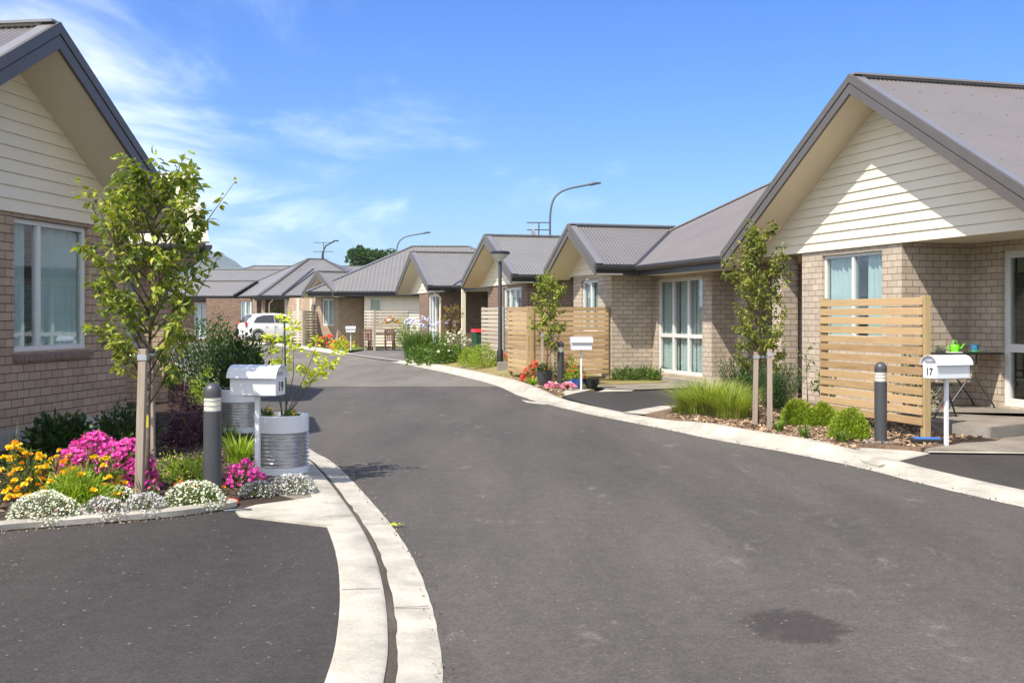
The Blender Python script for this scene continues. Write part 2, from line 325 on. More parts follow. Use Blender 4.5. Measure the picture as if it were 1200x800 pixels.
def mat_concrete(name, col, joint=0):
    m, nt, b = newmat(name); tc = N(nt, 'ShaderNodeTexCoord'); P = tc.outputs['Object']
    n1 = N(nt, 'ShaderNodeTexNoise'); n1.inputs['Scale'].default_value = 2.2; n1.inputs['Detail'].default_value = 9; n1.inputs['Roughness'].default_value = .7; Lk(nt, P, n1.inputs['Vector'])
    n2 = N(nt, 'ShaderNodeTexNoise'); n2.inputs['Scale'].default_value = 60; n2.inputs['Detail'].default_value = 4; n2.inputs['Roughness'].default_value = .8; Lk(nt, P, n2.inputs['Vector'])
    r = N(nt, 'ShaderNodeValToRGB'); e = r.color_ramp.elements; e[0].position = .3; e[1].position = .62
    e[0].color = c4([x * .58 for x in col]); e[1].color = c4([x * 1.04 for x in col]); Lk(nt, n1.outputs[0], r.inputs[0])
    mr = N(nt, 'ShaderNodeMapRange'); mr.inputs['From Min'].default_value = .25; mr.inputs['From Max'].default_value = .6; mr.inputs['To Min'].default_value = .75; mr.inputs['To Max'].default_value = 1.05; Lk(nt, n2.outputs[0], mr.inputs[0])
    mul = N(nt, 'ShaderNodeMixRGB', blend_type='MULTIPLY'); mul.inputs[0].default_value = 1; Lk(nt, r.outputs[0], mul.inputs[1]); Lk(nt, mr.outputs[0], mul.inputs[2])
    Lk(nt, mul.outputs[0], b.inputs['Base Color']); b.inputs['Roughness'].default_value = .85; b.inputs['Specular IOR Level'].default_value = .3
    bp = N(nt, 'ShaderNodeBump'); bp.inputs['Strength'].default_value = .4; bp.inputs['Distance'].default_value = .006; Lk(nt, M_('ADD', n2.outputs[0], M_('MULTIPLY', n1.outputs[0], 2.0, nt=nt), nt=nt), bp.inputs['Height']); Lk(nt, bp.outputs[0], b.inputs['Normal'])
    return m
MT = {}
MT['brick_pale'] = mat_brick('pale_brick', (.48, .40, .31), (.395, .325, .25), (.16, .125, .095))
MT['brick_brown'] = mat_brick('brown_brick', (.41, .30, .21), (.335, .24, .17), (.10, .075, .06))
MT['brick_red'] = mat_brick('red_brown_brick', (.25, .165, .115), (.19, .125, .088), (.10, .07, .055))
MT['clad'] = mat_plain('cream_board_paint', (.70, .625, .475), .5, var=.04, scale=2, bump=.1)
MT['soffit'] = mat_plain('soffit_paint', (.70, .62, .47), .6, var=.03, scale=2)
MT['roof'] = mat_plain('grey_roof_metal', (.168, .153, .146), .42, metal=.25, var=.07, scale=1.3)
MT['roof_warm'] = mat_plain('warm_grey_roof_metal', (.19, .18, .165), .45, metal=.2, var=.07, scale=1.3)
MT['roof_glare'] = mat_plain('glare_painted_roof_metal', (.50, .46, .34), .45, metal=.1, var=.05, scale=1.3)  # sun glare on ribbed metal, put into the base colour as cream
MT['flash'] = mat_plain('roof_flashing', (.22, .215, .215), .38, metal=.3, var=.05, scale=2)
MT['fascia'] = mat_plain('charcoal_fascia', (.092, .080, .070), .45, var=.1, scale=2)
MT['gutter'] = mat_plain('dark_gutter', (.035, .033, .034), .4, var=.1, scale=2)
MT['frame'] = mat_plain('white_window_frame', (.60, .59, .56), .4, var=.02)
MT['curtain'] = mat_plain('pale_curtain', (.50, .56, .545), .9, var=.08, scale=3)
MT['blind'] = mat_plain('white_net_curtain', (.72, .74, .72), .9, var=.05, scale=3)
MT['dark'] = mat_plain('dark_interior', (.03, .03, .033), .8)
MT['glass'] = mat_glass()
MT['concrete'] = mat_concrete('kerb_concrete', (.44, .405, .335))
MT['concrete_grey'] = mat_concrete('slab_concrete', (.26, .24, .21))
MT['aggregate'] = mat_ground('exposed_aggregate', [(.10, .085, .07), (.22, .19, .155), (.34, .30, .25)], scale=70, scale2=2)
MT['mulch'] = mat_ground('bark_mulch', [(.045, .03, .02), (.16, .105, .07), (.30, .22, .15)], scale=32, scale2=2)
MT['soil'] = mat_ground('dark_soil', [(.02, .014, .01), (.05, .035, .025), (.09, .065, .045)], scale=30, scale2=2)
MT['lawn'] = mat_ground('green_lawn', [(.05, .085, .02), (.09, .13, .03), (.15, .18, .05)], scale=40, scale2=.8)
MT['drylawn'] = mat_ground('dry_lawn', [(.11, .11, .03), (.22, .18, .07), (.30, .24, .11)], scale=40, scale2=1.1)
MT['wood_new'] = mat_wood('treated_pine', (.25, .155, .07), (.46, .315, .165), .45)
MT['wood_grey'] = mat_wood('weathered_pine', (.30, .25, .19), (.46, .40, .32), .6)
MT['stake'] = mat_wood('grey_timber_stake', (.22, .17, .13), (.40, .33, .26), .7, (30, 30, 1.2))
MT['wood_new_post'] = mat_wood('treated_pine_post', (.27, .19, .085), (.44, .33, .17), .7, (30, 30, 1.2))
MT['wood_grey_post'] = mat_wood('weathered_pine_post', (.30, .25, .19), (.46, .40, .32), .7, (30, 30, 1.2))
MT['charcoal'] = mat_plain('charcoal_paint', (.05, .05, .054), .4, var=.1, scale=5, bump=.05)
MT['black'] = mat_plain('black_paint', (.012, .012, .013), .4)
MT['white'] = mat_plain('white_enamel', (.62, .63, .65), .25, var=.03, scale=3, coat=.3)
MT['galv'] = mat_plain('galvanised_iron', (.62, .61, .59), .24, metal=.85, var=.15, scale=8)
MT['zinc'] = mat_plain('dull_zinc', (.42, .43, .44), .45, metal=.6, var=.1, scale=5)
MT['bark'] = mat_plain('tree_bark', (.14, .105, .075), .9, var=.35, scale=18, bump=.5)
MT['twig'] = mat_plain('twig_bark', (.11, .09, .045), .8, var=.3, scale=18)
L_ = lambda n, *c, **k: mat_leaf(n, c, **k)
MT['leaf_tree'] = L_('pear_leaf', (.075, .125, .016), (.15, .20, .022), (.24, .28, .03), (.38, .37, .04))
MT['leaf_olive'] = L_('olive_green_leaf', (.07, .10, .016), (.13, .17, .025), (.22, .24, .035), (.31, .28, .05))
MT['leaf_dark'] = L_('dark_green_leaf', (.02, .05, .012), (.035, .08, .016), (.07, .12, .02))
MT['leaf_mid'] = L_('mid_green_leaf', (.05, .10, .015), (.09, .16, .02), (.15, .23, .035))
MT['leaf_lime'] = L_('lime_leaf', (.16, .26, .02), (.26, .36, .03), (.36, .44, .05))
MT['leaf_yellow'] = L_('yellow_green_leaf', (.34, .42, .02), (.50, .55, .03), (.62, .62, .05))
MT['leaf_purple'] = L_('purple_leaf', (.035, .012, .02), (.07, .025, .038), (.13, .06, .075), trans=.12)
MT['leaf_grey'] = L_('grey_green_leaf', (.12, .15, .09), (.19, .22, .14), (.25, .27, .19))
MT['leaf_bronze'] = L_('bronze_leaf', (.12, .10, .02), (.24, .20, .03), (.30, .16, .04), (.16, .17, .03))
MT['f_magenta'] = L_('magenta_petal', (.52, .015, .22), (.68, .04, .36), (.76, .14, .48), trans=.2)
MT['f_orange'] = L_('orange_petal', (.78, .18, .01), (.86, .36, .01), (.90, .52, .02), trans=.2)
MT['f_yellow'] = L_('yellow_petal', (.88, .50, .01), (.92, .64, .02), (.92, .74, .06), trans=.2)
MT['f_white'] = L_('white_petal', (.42, .44, .26), (.60, .60, .46), (.72, .72, .62), trans=.1)
MT['f_cool'] = L_('pinkish_white_petal', (.36, .30, .28), (.54, .52, .53), (.66, .66, .68), trans=.1)
MT['f_red'] = L_('red_petal', (.60, .015, .01), (.75, .04, .02), (.80, .10, .03), trans=.15)
MT['f_pink'] = L_('pink_petal', (.75, .22, .32), (.82, .38, .48), (.80, .10, .25), trans=.15)
MT['f_lilac'] = L_('lilac_petal', (.42, .42, .62), (.60, .60, .75), trans=.15)

MT['leaf_ball'] = L_('ball_shrub_leaf', (.15, .22, .015), (.24, .32, .025), (.36, .42, .04))

MT['pole_metal'] = mat_plain('dull_grey_pole', (.10, .115, .135), .5, metal=.2)

MT['leaf_grass'] = L_('grass_blade', (.13, .18, .025), (.20, .28, .03), (.32, .38, .05), (.40, .38, .12))
# ---------------------------------------------------------------- ground, road, kerbs
def sheet(name, pts, z, mat, kind='structure', thick=0, label=None, cat=None):
    mb = MB()
    if thick: mb.prism([(p[0], p[1]) for p in pts], z - thick, z)
    else: mb.poly([(p[0], p[1], z) for p in pts])
    # large concave outlines need clean triangles
    o = mb.build(name, mat)
    bm = bmesh.new(); bm.from_mesh(o.data)
    bmesh.ops.triangulate(bm, faces=[f for f in bm.faces if len(f.verts) > 4]); bmesh.ops.recalc_face_normals(bm, faces=bm.faces)
    if not thick:
        for f in bm.faces:
            if f.normal.z < 0: f.normal_flip()
    bm.to_mesh(o.data); bm.free()
    return struct(o, kind, label, cat)
sheet('ground', [(-3000, -200), (3000, -200), (3000, 3500), (-3000, 3500)], -.06, MT['lawn'])
# road outline: right edge then left edge
RE = [(8.6, -8), (7.2, -2), (6.1, 3)] + [G(*p) for p in ((1300, 619), (1200, 594), (1100, 571), (992, 544), (900, 526), (833, 514), (777, 502), (700, 487), (650, 475.5), (613, 465), (580, 451), (533, 439), (500, 432), (458, 424), (400, 416), (350, 408.5), (300, 403.5))] + [(-22, 69), (-34, 74)]
LE = [(-2.2, -8), (-1.1, -3), (-.45, 1), (-.28, 3.4)] + [G(*p) for p in ((513, 800), (508, 740), (495, 690), (478, 650), (455, 615), (430, 585), (405, 558), (385, 540), (362, 527), (335, 506))] + [(-4.3, 18), (-6.2, 24), (-9, 32), (-13.5, 41), (-20, 50), (-34, 58)]
def smooth2(pts, n=6): return [(p.x, p.y) for p in crom([(a, b, 0) for a, b in pts], n)]
REs = smooth2(RE); LEs = smooth2(LE)
near_y = F * CAMH / (453 - HOR)
asph = mat_asphalt('road_asphalt', (.078, .070, .061), patch=[(G(930, 733)[0], G(930, 733)[1], .27, .33, (.036, .029, .026), .75), (-1.25, 11.2, .3, .2, (.05, .047, .045), .0)])
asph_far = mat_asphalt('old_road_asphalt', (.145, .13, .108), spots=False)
asph_drive = mat_asphalt('drive_asphalt', (.044, .039, .035), spots=False)
def split(pts, y0, y1): return [p for p in pts if y0 <= p[1] <= y1]
def atY(pts, y):
    for a, b in zip(pts, pts[1:]):
        if (a[1] - y) * (b[1] - y) <= 0 and a[1] != b[1]:
            t = (y - a[1]) / (b[1] - a[1]); return (a[0] + (b[0] - a[0]) * t, y)
nr = split(REs, -20, near_y) + [atY(REs, near_y)]; nl = split(LEs, -20, near_y) + [atY(LEs, near_y)]
fr_ = [atY(REs, near_y)] + split(REs, near_y, 200); fl = [atY(LEs, near_y)] + split(LEs, near_y, 200)
def bridge(name, A, B, z, mat, n=70):
    def res(P):
        d = [0]
        for p, q in zip(P, P[1:]): d.append(d[-1] + math.dist(p, q))
        out = []
        for i in range(n + 1):
            t = d[-1] * i / n; k = max(j for j in range(len(d)) if d[j] <= t + 1e-9); k = min(k, len(P) - 2)
            s = (t - d[k]) / max(1e-9, d[k + 1] - d[k]); out.append((P[k][0] + (P[k + 1][0] - P[k][0]) * s, P[k][1] + (P[k + 1][1] - P[k][1]) * s))
        return out
    a = res(A); b = res(B); mb = MB()
    mb.add([(p[0], p[1], z) for p in a] + [(p[0], p[1], z) for p in b], [(i, i + 1, i + 1 + n + 1, i + n + 1) for i in range(n)])
    return struct(mb.build(name, mat))
bridge('road', nl, nr, 0, asph)
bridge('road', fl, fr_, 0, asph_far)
MT['seal'] = mat_plain('tar_joint', (.05, .045, .04), .8)
jb = MB(); a0 = atY(LEs, near_y); b0 = atY(REs, near_y)
jp = [(a0[0] + (b0[0] - a0[0]) * t / 20, near_y + R_.uniform(-.04, .04)) for t in range(21)]
for p, q in zip(jp, jp[1:]): jb.poly([(p[0], p[1] - .02, .004), (q[0], q[1] - .02, .004), (q[0], q[1] + .02, .004), (p[0], p[1] + .02, .004)])
struct(jb.build('road_joint', MT['seal']))

def loft(name, path, prof, mat, side, hf=lambda i, p: 1.0, jit=.008, kind='structure'):
    """profile [(offset, height)] swept along a ground path; hf scales the height at each station"""
    mb = MB(); n = len(path); m = len(prof); vs = []
    for i, p in enumerate(path):
        q0 = path[max(0, i - 1)]; q1 = path[min(n - 1, i + 1)]
        d = Vector((q1[0] - q0[0], q1[1] - q0[1])).normalized(); nn = Vector((d.y, -d.x)) * side
        for j, (o, h) in enumerate(prof):
            jj = R_.uniform(-jit, jit) if j in (0, m - 1) else 0
            hh = h * hf(i, p) if h > .015 else h
            vs.append((p[0] + nn.x * (o + jj), p[1] + nn.y * (o + jj), hh))
    fs = [(i * m + j, (i + 1) * m + j, (i + 1) * m + j + 1, i * m + j + 1) for i in range(n - 1) for j in range(m - 1)]
    mb.add(vs, fs); o = mb.build(name, mat, smooth='auto')
    bm = bmesh.new(); bm.from_mesh(o.data); up = sum(f.normal.z for f in bm.faces)
    if up < 0: bmesh.ops.reverse_faces(bm, faces=bm.faces)
    bm.to_mesh(o.data); bm.free()
    return struct(o, kind)
def dense(pts, step=.25):
    out = []
    for a, b in zip(pts, pts[1:]):
        k = max(1, int(math.dist(a, b) / step))
        for i in range(k): out.append((a[0] + (b[0] - a[0]) * i / k, a[1] + (b[1] - a[1]) * i / k))
    return out + [pts[-1]]
# stations of raised kerb (garden) against dropped kerb (driveways) along the right-hand side, by distance down the street
def right_h(i, p):
    y = p[1]
    up = lambda a, b: max(0, min(1, (y - a) / (b - a)))
    k = .32
    k += .68 * up(11.2, 12.8) * (1 - up(14.8, 16.2))      # garden of number 17
    k += .68 * up(20.0, 22.0) * (1 - up(36.0, 38.0))      # garden by the lamp post
    k += .68 * up(45.0, 46.5)
    return k
MT['kerb'] = MT['concrete']
loft('kerb', dense(REs), [(-.03, .005), (.20, .012), (.235, .03), (.30, .105), (.34, .115), (.47, .115), (.50, .10), (.51, -.05)], MT['kerb'], 1, right_h)
# left side: flat gutter strip, dirt-filled joint, then the kerb strip
loft('gutter_strip', dense([p for p in LEs if p[1] < 30]), [(.02, .004), (-.185, .014), (-.19, -.02)], MT['kerb'], 1, jit=.003)
MT['dirt'] = mat_ground('joint_dirt', [(.03, .025, .02), (.10, .08, .06), (.2, .17, .13)], scale=90)
loft('joint_dirt', dense([p for p in LEs if p[1] < 13.2]), [(-.172, .010), (-.205, .026), (-.27, .03)], MT['dirt'], 1, jit=.008)
loft('kerb', dense([p for p in LEs if p[1] < 13.2]), [(-.222, -.02), (-.225, .034), (-.245, .046), (-.455, .05), (-.465, .045), (-.47, -.02)], MT['kerb'], 1, jit=.003)
loft('kerb', dense([p for p in LEs if p[1] > 13.0]), [(-.19, .012), (-.22, .03), (-.27, .10), (-.42, .10), (-.43, -.02)], MT['kerb'], 1)

def Gs(l, h=0): return [G(x, y, h) for x, y in l]
# left foreground driveway and its concrete surround
LP = [p for p in LEs if -6 < p[1] < 8.95]
def offs(path, o):
    out = []
    for i, p in enumerate(path):
        q0 = path[max(0, i - 1)]; q1 = path[min(len(path) - 1, i + 1)]
        d = Vector((q1[0] - q0[0], q1[1] - q0[1])).normalized(); out.append((p[0] + d.y * o, p[1] - d.x * o))
    return out
edge = crom([(x, y, 0) for x, y in Gs([(-160, 652), (-60, 638), (0, 629), (60, 624), (120, 619), (200, 612), (245, 606), (278, 600)])], 8)
edge = [(p.x, p.y) for p in edge]
dr = offs(LP, -.462)
sheet('driveway', [(-9, -6)] + dr[::1] + Gs([(390, 616), (330, 609), (280, 604)], .03) + edge[::-1] + [(-9, edge[0][1])], .035, asph_drive)
loft('kerb', dense(edge, .1), [(-.005, .02), (0, .085), (-.02, .10), (-.09, .10), (-.11, .085), (-.115, .02)], MT['kerb'], 1, jit=.002)
sheet('path_apron', Gs([(281, 604), (276, 599), (300, 592), (345, 586), (366, 583), (379, 577), (386, 600), (391, 617)], .045), .052, MT['kerb'], thick=.08)
sheet('path', Gs([(379, 578), (366, 584), (350, 586), (300, 573), (285, 560), (300, 548), (340, 545), (357, 549), (368, 560)], .045), .046, MT['aggregate'])
# left garden
gl = [(p[0], p[1]) for p in offs([q for q in LEs if 11 < q[1] < 26], -.42)]
sheet('garden_bed', edge + Gs([(284, 598), (300, 590), (345, 584)], .05) + Gs([(285, 560), (300, 546), (340, 543)], .05) + gl + [(-12, 26), (-12, 9.2), (-9, 7)], .044, MT['soil'], thick=.12)
# right side: driveway B, apron, paths
kb = lambda y0, y1, o=.50: [p for p in offs(dense(REs), o) if y0 <= p[1] <= y1]
sheet('path_apron', Gs([(985, 523), (1050, 525), (1092, 530), (1030, 544.5), (1012, 539.5)], .04), .034, MT['kerb'], thick=.06)
sheet('driveway', Gs([(1092, 530.5), (1200, 532), (1500, 537)], .03) + [(12, 9), (13, -5)] + [p for p in kb(-3, 11.9, .49)], .028, asph_drive, thick=.06)
sheet('path_edge', Gs([(1085, 528.6), (1200, 530), (1500, 535), (1500, 537.5), (1200, 532), (1088, 530.6)], .04), .048, MT['kerb'])
sheet('path', Gs([(1098, 522), (1115, 513), (1135, 500), (1300, 500), (1500, 520), (1500, 536), (1200, 530.5), (1083, 529)], .04), .064, MT['aggregate'], thick=.08)
# driveway A
sheet('driveway', Gs([(654, 464.5), (682, 458.5), (747, 457.5), (830, 454), (900, 452), (1000, 458), (900, 480), (776, 482), (730, 484)], .03) , .034, asph_drive)
sheet('path_apron', Gs([(633, 455), (655, 453.8), (700, 454.5), (682, 459.0), (654, 465)], .04), .042, MT['kerb'])
sheet('path_edge', Gs([(700, 459.4), (711, 455.5), (749, 455), (740, 458.4)], .04), .046, MT['kerb'])
sheet('path_edge', Gs([(729, 484), (772, 476.5), (797, 475.0), (786, 484), (777, 488)], .04), .052, MT['kerb'])
sheet('drain_cover', Gs([(610, 468.5), (622, 470.5), (646, 471.5), (640, 474.5), (618, 472)]), .006, MT['kerb'])
sheet('path', Gs([(685, 455.5), (700, 452), (770, 449.5), (850, 446), (980, 446), (980, 452), (830, 454.6), (747, 458)], .03), .060, MT['aggregate'])
# garden of number 17 (bark mulch), bed by the lamp (dry lawn and mulch)
P2 = lambda a, b: RF(a, b)
sheet('garden_bed', [p for p in kb(12.2, 17.0, .46)][::1] + Gs([(790, 478), (830, 470)], .06) + [P2(20.5, 9.6), P2(20.4, 11.2), P2(14.4, 11.2), P2(12.2, 10.4), P2(11.2, 9.3)] + Gs([(1128, 520), (1080, 527), (1000, 522)], .05), .074, MT['mulch'], thick=.14)
sheet('dry_lawn', [p for p in kb(20.2, 38, .46)] + [P2(43, 9), P2(24.6, 9.8), P2(24, 11)] + Gs([(828, 445), (770, 449), (700, 452), (660, 453)], .05), .070, MT['drylawn'], thick=.14)
sheet('garden_bed', [p for p in kb(20.4, 37.8, .47)] + [P2(38.5, 7.6), P2(31.5, 7.9), P2(29, 7.6), P2(27, 7.5), P2(24.5, 7.0), P2(23.2, 7.5), P2(22.5, 7.7)], .078, MT['mulch'], thick=.14)
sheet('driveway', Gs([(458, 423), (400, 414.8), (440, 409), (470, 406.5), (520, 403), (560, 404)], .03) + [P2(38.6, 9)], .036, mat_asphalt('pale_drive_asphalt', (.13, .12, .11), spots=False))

# loose bark chips, one object nobody could count
def chips(name, mat, area, n, z, size=.03, label=None, cat='mulch'):
    mb = MB(); pts = area; xs = [p[0] for p in pts]; ys = [p[1] for p in pts]
    def inside(x, y):
        c = False; j = len(pts) - 1
        for i in range(len(pts)):
            if (pts[i][1] > y) != (pts[j][1] > y) and x < (pts[j][0] - pts[i][0]) * (y - pts[i][1]) / (pts[j][1] - pts[i][1]) + pts[i][0]: c = not c
            j = i
        return c
    k = 0
    while k < n:
        x = R_.uniform(min(xs), max(xs)); y = R_.uniform(min(ys), max(ys))
        if not inside(x, y): continue
        k += 1; l = size * R_.uniform(.5, 1.5); ww = l * R_.uniform(.3, .6); Rm = Matrix.Rotation(R_.uniform(0, 6.28), 3, 'Z') @ Matrix.Rotation(R_.uniform(-.5, .5), 3, 'X') @ Matrix.Rotation(R_.uniform(-.4, .4), 3, 'Y')
        mb.add([Rm @ Vector(q) + Vector((x, y, z + R_.uniform(.002, .02))) for q in ((-l / 2, -ww / 2, 0), (l / 2, -ww / 2, 0), (l / 2, ww / 2, 0), (-l / 2, ww / 2, 0))], [(0, 1, 2, 3)])
    o = mb.build(name, mat); struct(o, 'stuff', label, cat); return o
MT['chip'] = mat_leaf('bark_chip', [(.10, .06, .035), (.26, .17, .10), (.42, .31, .20)], trans=0, rough=.9)
MT['chip_dark'] = mat_leaf('dark_chip', [(.03, .02, .012), (.09, .06, .04), (.18, .12, .08)], trans=0, rough=.9)
bedR = [p for p in kb(12.3, 16.6, .55)] + Gs([(830, 474)], .06) + [P2(18, 9.6), P2(14, 9.9), P2(11.6, 9.6)] + Gs([(1122, 520), (1080, 526), (1000, 521)], .05)
chips('bark_mulch', MT['chip'], bedR, 7000, .074, .045, 'pale bark chip mulch over the garden bed of number 17', 'mulch')
chips('bark_mulch', MT['chip_dark'], [(-5.5, 9), (-4, 8.3), (-2.3, 8.9), (-2.0, 9.6), (-2.2, 10.2), (-2.8, 13), (-4.6, 17), (-5.6, 16)], 6000, .046, .035, 'dark bark mulch under the flowers of the left garden', 'mulch')
bedM = [p for p in kb(20.6, 37, .6)] + [P2(37, 7.8), P2(30, 7.8), P2(26.6, 7.4), P2(23.4, 7.5)]
chips('bark_mulch', MT['chip'], bedM, 2500, .082, .05, 'bark chips in the strip between kerb and slatted screens', 'mulch')
# grit along the near driveway edge and in the joint
MT['grit'] = mat_leaf('grit', [(.06, .045, .03), (.18, .14, .09), (.32, .26, .18)], trans=0, rough=.9)
ge = [p for p in edge]; strip = [(p[0], p[1] - .01) for p in ge] + [(p[0], p[1] - .16) for p in ge[::-1]]
chips('loose_grit', MT['grit'], strip, 260, .037, .010, 'loose leaf litter and grit on the driveway edge', 'grit')
# hill far off
hb = MB(); n = 60; top = []
for i in range(n + 1):
    t = i / n; x = -1300 + 820 * t
    h = 118 * math.exp(-((x + 690) / 75) ** 2) + 118 * math.exp(-((x + 850) / 130) ** 2) + 88 * math.exp(-((x + 590) / 52) ** 2) + 2.5 * math.sin(i * 1.7) + 1.5 * math.sin(i * .9)
    top.append((x, h))
rows = 10; vs = []
for j in range(rows + 1):
    s = j / rows
    for (x, h) in top: vs.append((x, 2600 + 700 * (s - .5) * 2, h * math.sin(math.pi * s) ** 1.0 * (1 + .03 * math.sin(x * .05 + j))))
hb.add(vs, [(j * (n + 1) + i, j * (n + 1) + i + 1, (j + 1) * (n + 1) + i + 1, (j + 1) * (n + 1) + i) for j in range(rows) for i in range(n)])
struct(hb.build('hills', mat_ground('hill_bush', [(.03, .045, .02), (.05, .07, .03), (.08, .09, .045)], scale=.02, scale2=.004, bump=.2), smooth=True))

# ---------------------------------------------------------------- building kit
def wall(mb, p0, p1, z0, z1, thick, ops=(), side=1):
    """brick wall from p0 to p1 (2D); thickness goes to the back: side=1 right of travel"""
    p0 = Vector(p0); p1 = Vector(p1); d = (p1 - p0); L = d.length; d.normalize(); nb = Vector((d.y, -d.x)) * side
    def bx(s0, s1, a, b):
        if s1 - s0 < 1e-4 or b - a < 1e-4: return
        q = [p0 + d * s0, p0 + d * s1, p0 + d * s1 + nb * thick, p0 + d * s0 + nb * thick]
        mb.prism([(v.x, v.y) for v in q], a, b)
    s = 0
    for (s0, s1, a, b) in sorted(ops):
        bx(s, s0, z0, z1); bx(s0, s1, z0, a); bx(s0, s1, b, z1); s = s1
    bx(s, L, z0, z1)
    return mb
def window(root, p0, p1, s0, s1, z0, z1, side=1, mull=(), trans=(), curtain='curtain', setback=.05, fw=.055, gaps=None, name='window', label=None, sash_open=None):
    p0 = Vector(p0); d = (Vector(p1) - p0).normalized(); nb = Vector((d.y, -d.x)) * side
    up = Vector((0, 0, 1)); D3 = Vector((d.x, d.y, 0)); N3 = Vector((nb.x, nb.y, 0))
    def pt(s, z, t): return Vector((p0.x, p0.y, 0)) + D3 * s + N3 * t + up * z
    def bar(mb, a0, a1, b0, b1, t0, t1):
        q = [pt(a0, 0, t0), pt(a1, 0, t0), pt(a1, 0, t1), pt(a0, 0, t1)]; mb.prism([(v.x, v.y) for v in q], b0, b1)
    f = MB(); t0 = setback; t1 = setback + .07
    bar(f, s0, s0 + fw, z0, z1, t0, t1); bar(f, s1 - fw, s1, z0, z1, t0, t1)
    bar(f, s0 + fw, s1 - fw, z0, z0 + fw, t0 + .001, t1 - .001); bar(f, s0 + fw, s1 - fw, z1 - fw, z1, t0 + .001, t1 - .001)
    for m in mull: bar(f, s0 + m - fw * .6, s0 + m + fw * .6, z0 + fw, z1 - fw, t0 - .004, t1 - .003)
    for m in trans: bar(f, s0 + fw, s1 - fw, z0 + m - fw * .55, z0 + m + fw * .55, t0 - .002, t1 - .004)
    fo = f.build(name, MT['frame'], root, bevel=.003)
    if label: fo['label'] = label
    g = MB(); bar(g, s0 + fw * .5, s1 - fw * .5, z0 + fw * .5, z1 - fw * .5, t0 + .03, t0 + .036)
    g.build('pane', MT['glass'], fo)
    if curtain:
        c = MB(); rngs = gaps or [(s0, s1)]
        for (c0, c1) in rngs:
            n = int((c1 - c0) / .018); vs = []
            for i in range(n + 1):
                s = c0 + (c1 - c0) * i / n; t = t1 + .045 + .022 * math.sin(s * 52 + 1.6 * math.sin(s * 9)) + .01 * math.sin(s * 23)
                vs += [pt(s, z0 - .05, t + .01 * math.sin(s * 31)), pt(s, z1 + .05, t)]
            c.add(vs, [(2 * i, 2 * i + 2, 2 * i + 3, 2 * i + 1) for i in range(n)])
        c.build('curtain', MT[curtain], fo, smooth=True)
    return fo
def corr(mb, poly, pitch=.076, amp=.009, seg=6, updir=None):
    """corrugated sheet over a planar convex polygon; waves run up the slope"""
    P = [Vector(p) for p in poly]; n = (P[1] - P[0]).cross(P[2] - P[0]).normalized()
    if n.z < 0: n = -n
    s = Vector((-n.y, n.x, 0)).normalized(); t = n.cross(s)
    o = P[0]; q = [((p - o).dot(s), (p - o).dot(t)) for p in P]
    s0 = min(a for a, _ in q); s1 = max(a for a, _ in q)
    if pitch is None:
        return mb.add([p for p in P], [tuple(range(len(P)))])
    st = pitch / seg; k = max(2, int((s1 - s0) / st)); prev = None; vs = []; fs = []
    for i in range(k + 1):
        x = s0 + (s1 - s0) * i / k; x = min(max(x, s0 + 1e-5), s1 - 1e-5); ts = []
        for j in range(len(q)):
            a, b = q[j], q[(j + 1) % len(q)]
            if (a[0] - x) * (b[0] - x) <= 0 and abs(a[0] - b[0]) > 1e-9: ts.append(a[1] + (b[1] - a[1]) * (x - a[0]) / (b[0] - a[0]))
        lo, hi = min(ts), max(ts); off = n * (amp * math.sin(2 * math.pi * x / pitch) + amp)
        vs += [o + s * x + t * lo + off, o + s * x + t * hi + off]
        if i: fs.append((2 * i - 2, 2 * i, 2 * i + 1, 2 * i - 1))
    return mb.add(vs, fs)
def edge_cap(mb, p0, p1, w=.14, h=.03):
    return mb.beam(Vector(p0) + Vector((0, 0, .025)), Vector(p1) + Vector((0, 0, .025)), w, h)
